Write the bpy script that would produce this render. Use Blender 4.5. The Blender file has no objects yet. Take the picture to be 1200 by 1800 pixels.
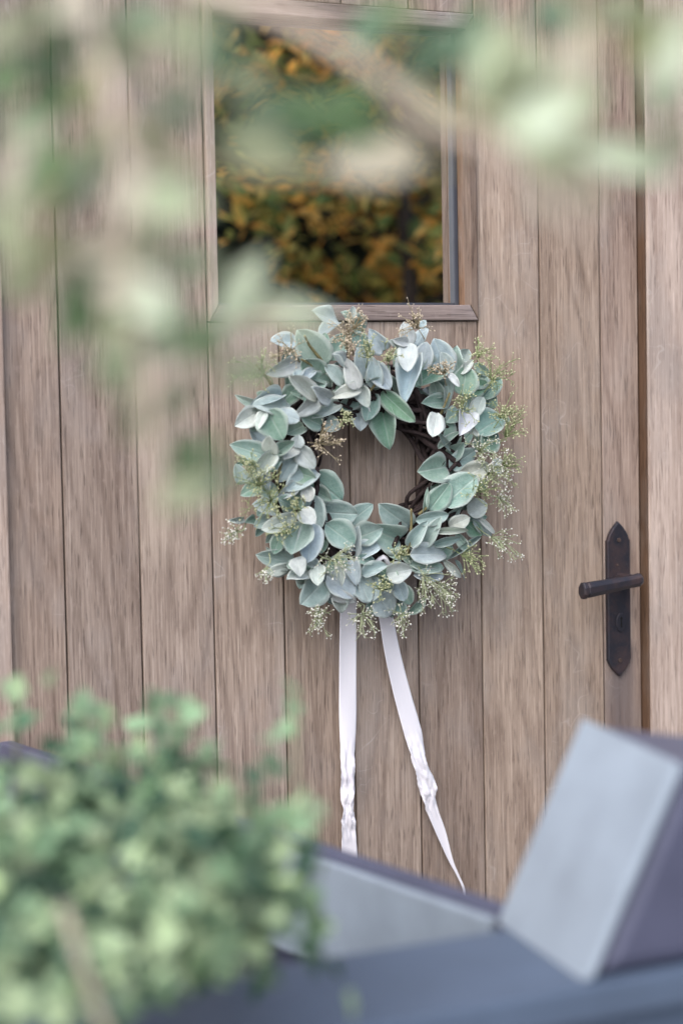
import bpy, bmesh, math, random
from mathutils import Vector, Matrix, noise

scene = bpy.context.scene
col = scene.collection
R = math.radians

# ---------------------------------------------------------------- camera
# door face is the plane y = 0, x runs along it, the garden is at negative y
YAW, PITCH, ROLL, DIST = R(26.943), R(3.591), R(-1.0796), 3.2
fwd = Vector((math.sin(YAW) * math.cos(PITCH), math.cos(YAW) * math.cos(PITCH), -math.sin(PITCH)))
rgt = Vector((math.cos(YAW), -math.sin(YAW), 0))
up = rgt.cross(fwd)
rr = rgt * math.cos(ROLL) + up * math.sin(ROLL)
uu = up * math.cos(ROLL) - rgt * math.sin(ROLL)
cam_data = bpy.data.cameras.new("camera")
cam = bpy.data.objects.new("camera", cam_data)
col.objects.link(cam)
cam_pos = Vector((0, 0, 1.2)) - fwd * DIST
cam.matrix_world = Matrix(((rr.x, uu.x, -fwd.x, cam_pos.x), (rr.y, uu.y, -fwd.y, cam_pos.y),
                           (rr.z, uu.z, -fwd.z, cam_pos.z), (0, 0, 0, 1)))
cam_data.sensor_fit = 'VERTICAL'
cam_data.sensor_height = 36
cam_data.lens = 72
cam_data.clip_start = 0.02
cam_data.clip_end = 500
cam_data.dof.use_dof = True
cam_data.dof.focus_distance = 3.2
cam_data.dof.aperture_fstop = 2.25
scene.camera = cam

# ---------------------------------------------------------------- sky, sun, exposure
SUN_DIR = Vector((-0.52, -0.46, 0.72)).normalized()      # towards the sun
world = bpy.data.worlds.new("World")
scene.world = world
world.use_nodes = True
wn = world.node_tree
sky = wn.nodes.new("ShaderNodeTexSky")
sky.sky_type = 'NISHITA'
sky.sun_disc = False
sky.sun_elevation = math.asin(SUN_DIR.z)
sky.sun_rotation = math.atan2(SUN_DIR.x, SUN_DIR.y)
sky.air_density = 0.7
sky.dust_density = 2.5
sky.ozone_density = 0.6
wn.nodes["Background"].inputs[1].default_value = 0.13
wn.links.new(sky.outputs[0], wn.nodes["Background"].inputs[0])
sun_data = bpy.data.lights.new("sun", 'SUN')
sun_data.energy = 1.2
sun_data.angle = R(85)
sun_data.color = (1.0, 0.97, 0.95)
sun = bpy.data.objects.new("sun", sun_data)
col.objects.link(sun)
sun.rotation_euler = SUN_DIR.to_track_quat('Z', 'Y').to_euler()
scene.view_settings.view_transform = 'Standard'
scene.view_settings.look = 'None'
scene.view_settings.gamma = 1.0
scene.view_settings.exposure = 1.25
scene.render.engine = 'CYCLES'
scene.cycles.use_denoising = True
scene.cycles.max_bounces = 6
scene.cycles.transparent_max_bounces = 8

# ---------------------------------------------------------------- helpers
def tag(o, label=None, cat=None, group=None, kind=None):
    if label: o["label"] = label
    if cat: o["category"] = cat
    if group: o["group"] = group
    if kind: o["kind"] = kind
    return o

def link(name, data, parent=None, mat=None):
    o = bpy.data.objects.new(name, data)
    col.objects.link(o)
    if parent is not None:
        o.parent = parent
        o.matrix_parent_inverse = wmat(parent).inverted()
    if mat is not None and not data.materials:
        data.materials.append(mat)
    return o

def wmat(o):
    """world matrix without waiting for a scene update"""
    if o.parent is None: return o.matrix_basis.copy()
    return wmat(o.parent) @ o.matrix_parent_inverse @ o.matrix_basis

def empty(name, loc):
    o = bpy.data.objects.new(name, None)
    o.empty_display_size = 0.1
    o.location = loc
    col.objects.link(o)
    return o

def mesh_from(name, verts, faces, smooth=False):
    me = bpy.data.meshes.new(name)
    me.from_pydata([tuple(v) for v in verts], [], faces)
    me.update()
    if smooth:
        me.polygons.foreach_set("use_smooth", [True] * len(me.polygons))
    return me

def box_mesh(name, x0, x1, y0, y1, z0, z1, bevel=0.0, seg=2, origin=None):
    bm = bmesh.new()
    bmesh.ops.create_cube(bm, size=1)
    for v in bm.verts:
        v.co = Vector((x0 if v.co.x < 0 else x1, y0 if v.co.y < 0 else y1, z0 if v.co.z < 0 else z1))
    if bevel:
        bmesh.ops.bevel(bm, geom=list(bm.edges), offset=bevel, segments=seg, affect='EDGES', profile=0.6)
    if origin is not None:
        bmesh.ops.translate(bm, verts=bm.verts, vec=-Vector(origin))
    me = bpy.data.meshes.new(name)
    bm.to_mesh(me); bm.free()
    return me

def box(name, dims, mat, parent=None, bevel=0.0, local=True):
    x0, x1, y0, y1, z0, z1 = dims
    c = Vector(((x0 + x1) / 2, (y0 + y1) / 2, (z0 + z1) / 2))
    me = box_mesh(name, x0, x1, y0, y1, z0, z1, bevel, origin=c)
    o = link(name, me, parent, mat)
    o.location = c
    return o

def prism(name, outline, y0, y1, mat, parent=None, bevel=0.0):
    """outline of (x, z) points, extruded from y0 (front) to y1"""
    bm = bmesh.new()
    vs = [bm.verts.new((x, y0, z)) for x, z in outline]
    fc = bm.faces.new(vs)
    ext = bmesh.ops.extrude_face_region(bm, geom=[fc])
    for g in ext["geom"]:
        if isinstance(g, bmesh.types.BMVert):
            g.co.y = y1
    bmesh.ops.recalc_face_normals(bm, faces=bm.faces)
    if bevel:
        front = [e for e in bm.edges if all(abs(v.co.y - y0) < 1e-6 for v in e.verts)]
        bmesh.ops.bevel(bm, geom=front, offset=bevel, segments=2, affect='EDGES', profile=0.5)
    me = bpy.data.meshes.new(name)
    bm.to_mesh(me); bm.free()
    return link(name, me, parent, mat)

def spline(pts, n):
    """Catmull-Rom through pts, n samples per span"""
    P = [Vector(p) for p in pts]
    P = [P[0] * 2 - P[1]] + P + [P[-1] * 2 - P[-2]]
    out = []
    for i in range(1, len(P) - 2):
        a, b, c, d = P[i - 1], P[i], P[i + 1], P[i + 2]
        for k in range(n):
            t = k / n
            out.append(0.5 * ((2 * b) + (c - a) * t + (2 * a - 5 * b + 4 * c - d) * t * t + (3 * b - a - 3 * c + d) * t ** 3))
    out.append(P[-2].copy())
    return out

def tube(V, F, pts, r0, r1, sides=6, bump=0.0):
    base = len(V)
    n = len(pts)
    ref = Vector((0.3, 0.2, 1)).normalized()
    for i, p in enumerate(pts):
        d = (pts[min(i + 1, n - 1)] - pts[max(i - 1, 0)])
        d = d.normalized() if d.length > 1e-9 else Vector((0, 0, 1))
        a = d.cross(ref)
        if a.length < 1e-3: a = d.cross(Vector((1, 0, 0)))
        a.normalize()
        b = d.cross(a)
        r = r0 + (r1 - r0) * i / max(1, n - 1)
        for k in range(sides):
            t = 2 * math.pi * k / sides
            q = r * (1 + (random.uniform(-bump, bump) if bump else 0))
            V.append(p + a * math.cos(t) * q + b * math.sin(t) * q)
    for i in range(n - 1):
        for k in range(sides):
            F.append((base + i * sides + k, base + i * sides + (k + 1) % sides,
                      base + (i + 1) * sides + (k + 1) % sides, base + (i + 1) * sides + k))
    F.append(tuple(base + k for k in reversed(range(sides))))
    F.append(tuple(base + (n - 1) * sides + k for k in range(sides)))

def blob(V, F, p, r, stretch=None):
    """small octahedral bud"""
    b = len(V)
    for d in ((1, 0, 0), (-1, 0, 0), (0, 1, 0), (0, -1, 0), (0, 0, 1), (0, 0, -1)):
        V.append(p + Vector(d) * r * random.uniform(0.8, 1.2))
    for f in ((0, 2, 4), (2, 1, 4), (1, 3, 4), (3, 0, 4), (2, 0, 5), (1, 2, 5), (3, 1, 5), (0, 3, 5)):
        F.append(tuple(b + i for i in f))

def M3(t):
    return Vector(t) / 1000.0

# ---------------------------------------------------------------- materials
def new_mat(name):
    m = bpy.data.materials.new(name)
    m.use_nodes = True
    nt = m.node_tree
    return m, nt, nt.nodes["Principled BSDF"]

class N:
    """tiny node-graph writer"""
    def __init__(s, nt): s.nt = nt
    def node(s, kind, **kw):
        n = s.nt.nodes.new(kind)
        for k, v in kw.items(): setattr(n, k, v)
        return n
    def put(s, sock, v):
        if isinstance(v, bpy.types.NodeSocket): s.nt.links.new(v, sock)
        elif v is not None: sock.default_value = v
    def math(s, op, a, b=None, c=None, clamp=False):
        n = s.node("ShaderNodeMath", operation=op, use_clamp=clamp)
        s.put(n.inputs[0], a)
        if b is not None: s.put(n.inputs[1], b)
        if c is not None: s.put(n.inputs[2], c)
        return n.outputs[0]
    def vmath(s, op, a, b):
        n = s.node("ShaderNodeVectorMath", operation=op)
        s.put(n.inputs[0], a); s.put(n.inputs[1], b)
        return n.outputs[0]
    def noise(s, vec, scale, detail=2.0, rough=0.5, dist=0.0):
        n = s.node("ShaderNodeTexNoise")
        s.put(n.inputs["Vector"], vec)
        n.inputs["Scale"].default_value = scale
        n.inputs["Detail"].default_value = detail
        n.inputs["Roughness"].default_value = rough
        n.inputs["Distortion"].default_value = dist
        return n.outputs["Fac"]
    def ramp(s, fac, a, b, lo=0.0, hi=1.0):
        n = s.node("ShaderNodeMapRange", clamp=True)
        s.put(n.inputs[0], fac)
        n.inputs[1].default_value = a; n.inputs[2].default_value = b
        n.inputs[3].default_value = lo; n.inputs[4].default_value = hi
        return n.outputs[0]
    def mix(s, fac, a, b, blend='MIX'):
        n = s.node("ShaderNodeMix", data_type='RGBA', blend_type=blend)
        s.put(n.inputs[0], fac); s.put(n.inputs[6], a); s.put(n.inputs[7], b)
        return n.outputs[2]
    def bump(s, h, strength, dist, normal=None):
        n = s.node("ShaderNodeBump")
        s.put(n.inputs["Height"], h)
        n.inputs["Strength"].default_value = strength
        n.inputs["Distance"].default_value = dist
        if normal is not None: s.put(n.inputs["Normal"], normal)
        return n.outputs[0]

def wood_material(name, pale, mid, dark, along='Z', figure=1.0, rough=0.75, grey=(0.31, 0.28, 0.26), white=0.25, stain=None):
    """weathered oak: growth-ring figure, long fibres, pores and greyed patches, different on every board"""
    m, nt, bs = new_mat(name)
    g = N(nt)
    info = g.node("ShaderNodeObjectInfo")
    tc = g.node("ShaderNodeTexCoord")
    shift = g.math('MULTIPLY', info.outputs["Random"], 37.0)
    comb = g.node("ShaderNodeCombineXYZ")
    g.put(comb.inputs[0], shift); g.put(comb.inputs[1], g.math('MULTIPLY', shift, 1.7)); g.put(comb.inputs[2], g.math('MULTIPLY', shift, 2.3))
    vec = g.vmath('ADD', tc.outputs["Object"], comb.outputs[0])
    def stretch(a, l):
        s3 = (a, a, l) if along == 'Z' else (l, a, a)
        return g.vmath('MULTIPLY', vec, s3)
    ringf = g.noise(stretch(6.0, 0.85), 1.0, 2.0, 0.45)
    wob = g.noise(stretch(60, 3.5), 1.0, 2.0, 0.5)
    ph = g.math('ADD', g.math('MULTIPLY', ringf, 105.0 * figure), g.math('MULTIPLY', wob, 2.0))
    rings = g.math('MULTIPLY_ADD', g.math('SINE', ph), 0.5, 0.5)
    rings = g.math('POWER', rings, 3.0)
    fine = g.noise(stretch(340, 10), 1.0, 3.0, 0.72)
    mid_f = g.noise(stretch(120, 2.2), 1.0, 3.0, 0.6)
    pores = g.ramp(g.noise(stretch(380, 26), 1.0, 1.0, 0.5), 0.60, 0.72)
    broad = g.noise(stretch(9, 1.3), 1.0, 3.0, 0.55)
    patch = g.noise(g.vmath('MULTIPLY', vec, (9, 9, 5)), 1.0, 4.0, 0.6)
    c = g.mix(g.ramp(broad, 0.28, 0.72), pale, mid)
    c = g.mix(g.math('MULTIPLY', rings, 0.36), c, dark)
    c = g.mix(g.ramp(mid_f, 0.45, 0.75, 0.0, 0.25), c, dark)
    c = g.mix(g.ramp(fine, 0.44, 0.68, 0.0, 0.48), c, dark)
    c = g.mix(g.ramp(fine, 0.44, 0.26, 0.0, white * 1.6), c, (min(1, pale[0] * 1.5), min(1, pale[1] * 1.55), min(1, pale[2] * 1.6), 1))
    c = g.mix(g.math('MULTIPLY', pores, 0.5), c, (dark[0] * .5, dark[1] * .5, dark[2] * .5, 1))
    c = g.mix(g.ramp(patch, 0.48, 0.70, 0.0, 0.55), c, grey + (1,))
    mott = g.noise(g.vmath('MULTIPLY', vec, (160, 160, 60)), 1.0, 3.0, 0.7)
    c = g.mix(g.ramp(mott, 0.55, 0.80, 0.0, 0.30), c, (pale[0] * 1.25, pale[1] * 1.28, pale[2] * 1.32, 1))
    vor = g.node("ShaderNodeTexVoronoi", feature='DISTANCE_TO_EDGE')
    warp = g.noise(g.vmath('MULTIPLY', vec, (14, 14, 14)), 1.0, 2.0, 0.5)
    g.put(vor.inputs["Vector"], g.vmath('ADD', g.vmath('MULTIPLY', vec, (9, 9, 7)), g.math('MULTIPLY', warp, 1.2)))
    vor.inputs["Scale"].default_value = 1.0
    scr = g.math('MULTIPLY', g.ramp(vor.outputs["Distance"], 0.0, 0.012, 1.0, 0.0), g.ramp(patch, 0.54, 0.66, 0.0, 0.28))
    c = g.mix(scr, c, (0.62, 0.57, 0.54, 1))
    if stain:                                   # dark tannin run on this board, shaped like a drip
        sx, sz0, sz1, sw = stain
        so = g.node("ShaderNodeSeparateXYZ"); g.put(so.inputs[0], tc.outputs["Object"])
        wobx = g.math('MULTIPLY', g.math('SUBTRACT', broad, 0.5), 0.03)
        dx = g.math('ABSOLUTE', g.math('ADD', g.math('SUBTRACT', so.outputs[0], sx), wobx))
        mx = g.ramp(dx, sw * 0.3, sw, 1.0, 0.0)
        mz = g.math('MULTIPLY', g.ramp(so.outputs[2], sz1, sz1 + 0.02, 1.0, 0.0), g.ramp(so.outputs[2], sz0, sz0 + 0.16, 0.25, 1.0))
        mm = g.math('MULTIPLY', g.math('MULTIPLY', mx, mz), g.ramp(fine, 0.3, 0.7, 0.75, 0.5))
        c = g.mix(mm, c, (0.085, 0.075, 0.085, 1))
    c = g.mix(1.0, c, info.outputs["Color"], 'MULTIPLY')
    g.put(bs.inputs["Base Color"], c)
    bs.inputs["Roughness"].default_value = rough
    bs.inputs["Specular IOR Level"].default_value = 0.25
    h = g.math('ADD', g.math('MULTIPLY', fine, -0.7), g.math('MULTIPLY', rings, -0.4))
    h = g.math('SUBTRACT', h, g.math('MULTIPLY', pores, 0.5))
    g.put(bs.inputs["Normal"], g.bump(h, 0.55, 0.0012))
    return m

WOOD = wood_material("weathered_oak", (0.415, 0.342, 0.284, 1), (0.292, 0.229, 0.186, 1), (0.115, 0.080, 0.063, 1))
WOOD_STAINED = wood_material("weathered_oak_handle_board", (0.415, 0.335, 0.285, 1), (0.295, 0.226, 0.188, 1), (0.122, 0.081, 0.066, 1), stain=(-0.004, -0.45, -0.10, 0.042))
WOOD_PALE = wood_material("pale_oak_frame", (0.54, 0.452, 0.392, 1), (0.43, 0.345, 0.292, 1), (0.21, 0.150, 0.120, 1), figure=0.5)
WOOD_X = wood_material("weathered_oak_rail", (0.33, 0.27, 0.24, 1), (0.25, 0.20, 0.18, 1), (0.10, 0.075, 0.065, 1), along='X', figure=0.6, grey=(0.33, 0.30, 0.30))
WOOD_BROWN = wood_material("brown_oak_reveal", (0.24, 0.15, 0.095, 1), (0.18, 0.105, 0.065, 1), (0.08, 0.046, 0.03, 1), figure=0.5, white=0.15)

def plain(name, color, rough=0.6, metal=0.0, var=0.25, scale=20, bump=0.3, bdist=0.002, spec=0.4, use_obj=False, sheen=0.0):
    m, nt, bs = new_mat(name)
    g = N(nt)
    tc = g.node("ShaderNodeTexCoord")
    n1 = g.noise(tc.outputs["Object"], scale, 5.0, 0.6)
    f = g.ramp(n1, 0.3, 0.7, 1 - var, 1 + var)
    base = color + (1,)
    if use_obj:
        info = g.node("ShaderNodeObjectInfo")
        base = info.outputs["Color"]
    hsv = g.node("ShaderNodeHueSaturation")
    g.put(hsv.inputs["Color"], base)
    g.put(hsv.inputs["Value"], f)
    g.put(bs.inputs["Base Color"], hsv.outputs[0])
    bs.inputs["Roughness"].default_value = rough
    bs.inputs["Metallic"].default_value = metal
    bs.inputs["Specular IOR Level"].default_value = spec
    if sheen: bs.inputs["Sheen Weight"].default_value = sheen
    if bump: g.put(bs.inputs["Normal"], g.bump(g.noise(tc.outputs["Object"], scale * 6, 4.0, 0.6), bump, bdist))
    return m

def iron_material():
    m, nt, bs = new_mat("rusted_dark_iron")
    g = N(nt)
    tc = g.node("ShaderNodeTexCoord")
    a = g.noise(tc.outputs["Object"], 28, 5, 0.65)
    b = g.noise(tc.outputs["Object"], 320, 3, 0.6)
    c = g.mix(g.ramp(a, 0.42, 0.66), (0.030, 0.030, 0.040, 1), (0.065, 0.042, 0.042, 1))
    c = g.mix(g.ramp(b, 0.62, 0.8, 0, 0.35), c, (0.20, 0.16, 0.15, 1))
    g.put(bs.inputs["Base Color"], c)
    bs.inputs["Metallic"].default_value = 0.35
    g.put(bs.inputs["Roughness"], g.ramp(a, 0.3, 0.7, 0.35, 0.6))
    g.put(bs.inputs["Normal"], g.bump(b, 0.3, 0.001))
    return m
IRON = iron_material()

def leaf_material(name, rim_color, rib=0.25, rough=0.7, trans=0.2, sheen=0.3, mottling=0.18):
    """leaf with object colour, paler felted rim and midrib, mottled blade"""
    m, nt, bs = new_mat(name)
    g = N(nt)
    info = g.node("ShaderNodeObjectInfo")
    tc = g.node("ShaderNodeTexCoord")
    at = g.node("ShaderNodeAttribute", attribute_name="rim")
    comb = g.node("ShaderNodeCombineXYZ")
    g.put(comb.inputs[0], g.math('MULTIPLY', info.outputs["Random"], 51.0))
    vec = g.vmath('ADD', tc.outputs["Object"], comb.outputs[0])
    n1 = g.noise(vec, 3.0, 4.0, 0.6)
    n2 = g.noise(vec, 26.0, 3.0, 0.6)
    hsv = g.node("ShaderNodeHueSaturation")
    g.put(hsv.inputs["Color"], info.outputs["Color"])
    g.put(hsv.inputs["Value"], g.math('ADD', g.ramp(n1, 0.3, 0.7, 1 - mottling, 1 + mottling), g.ramp(n2, 0.3, 0.7, -0.05, 0.05)))
    g.put(hsv.inputs["Saturation"], g.ramp(n1, 0.3, 0.7, 1.15, 0.85))
    sep = g.node("ShaderNodeSeparateXYZ")
    g.put(sep.inputs[0], tc.outputs["Object"])
    ax = g.math('ABSOLUTE', sep.outputs[0])
    ribm = g.ramp(ax, 0.012, 0.045, rib, 0.0)
    # side veins
    sv = g.math('SINE', g.math('MULTIPLY', g.math('SUBTRACT', sep.outputs[1], g.math('MULTIPLY', ax, 0.55)), 48.0))
    svm = g.ramp(sv, 0.82, 1.0, 0.0, rib * 0.3)
    c = g.mix(g.math('MAXIMUM', ribm, svm), hsv.outputs[0], rim_color)
    c = g.mix(g.ramp(at.outputs["Fac"], 0.66, 1.0, 0.0, 0.65), c, rim_color)
    g.put(bs.inputs["Base Color"], c)
    bs.inputs["Roughness"].default_value = rough
    bs.inputs["Specular IOR Level"].default_value = 0.25
    bs.inputs["Sheen Weight"].default_value = sheen
    h = g.math('ADD', g.math('MULTIPLY', ribm, -1.5), g.math('MULTIPLY', n2, 0.5))
    g.put(bs.inputs["Normal"], g.bump(h, 0.4, 0.02))
    if trans:
        tr = g.node("ShaderNodeBsdfTranslucent")
        g.put(tr.inputs[0], c)
        ms = g.node("ShaderNodeMixShader")
        ms.inputs[0].default_value = trans
        nt.links.new(bs.outputs[0], ms.inputs[1]); nt.links.new(tr.outputs[0], ms.inputs[2])
        nt.links.new(ms.outputs[0], nt.nodes["Material Output"].inputs[0])
    return m

SAGE = leaf_material("felted_sage_leaf", (0.66, 0.74, 0.70, 1), rib=0.25, trans=0.12, sheen=0.35)
OLIVE = leaf_material("olive_leaf", (0.55, 0.62, 0.46, 1), rib=0.15, trans=0.35, sheen=0.0, rough=0.55)
IVY = leaf_material("ivy_leaf", (0.45, 0.60, 0.38, 1), rib=0.25, trans=0.30, sheen=0.0, rough=0.5)

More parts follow.
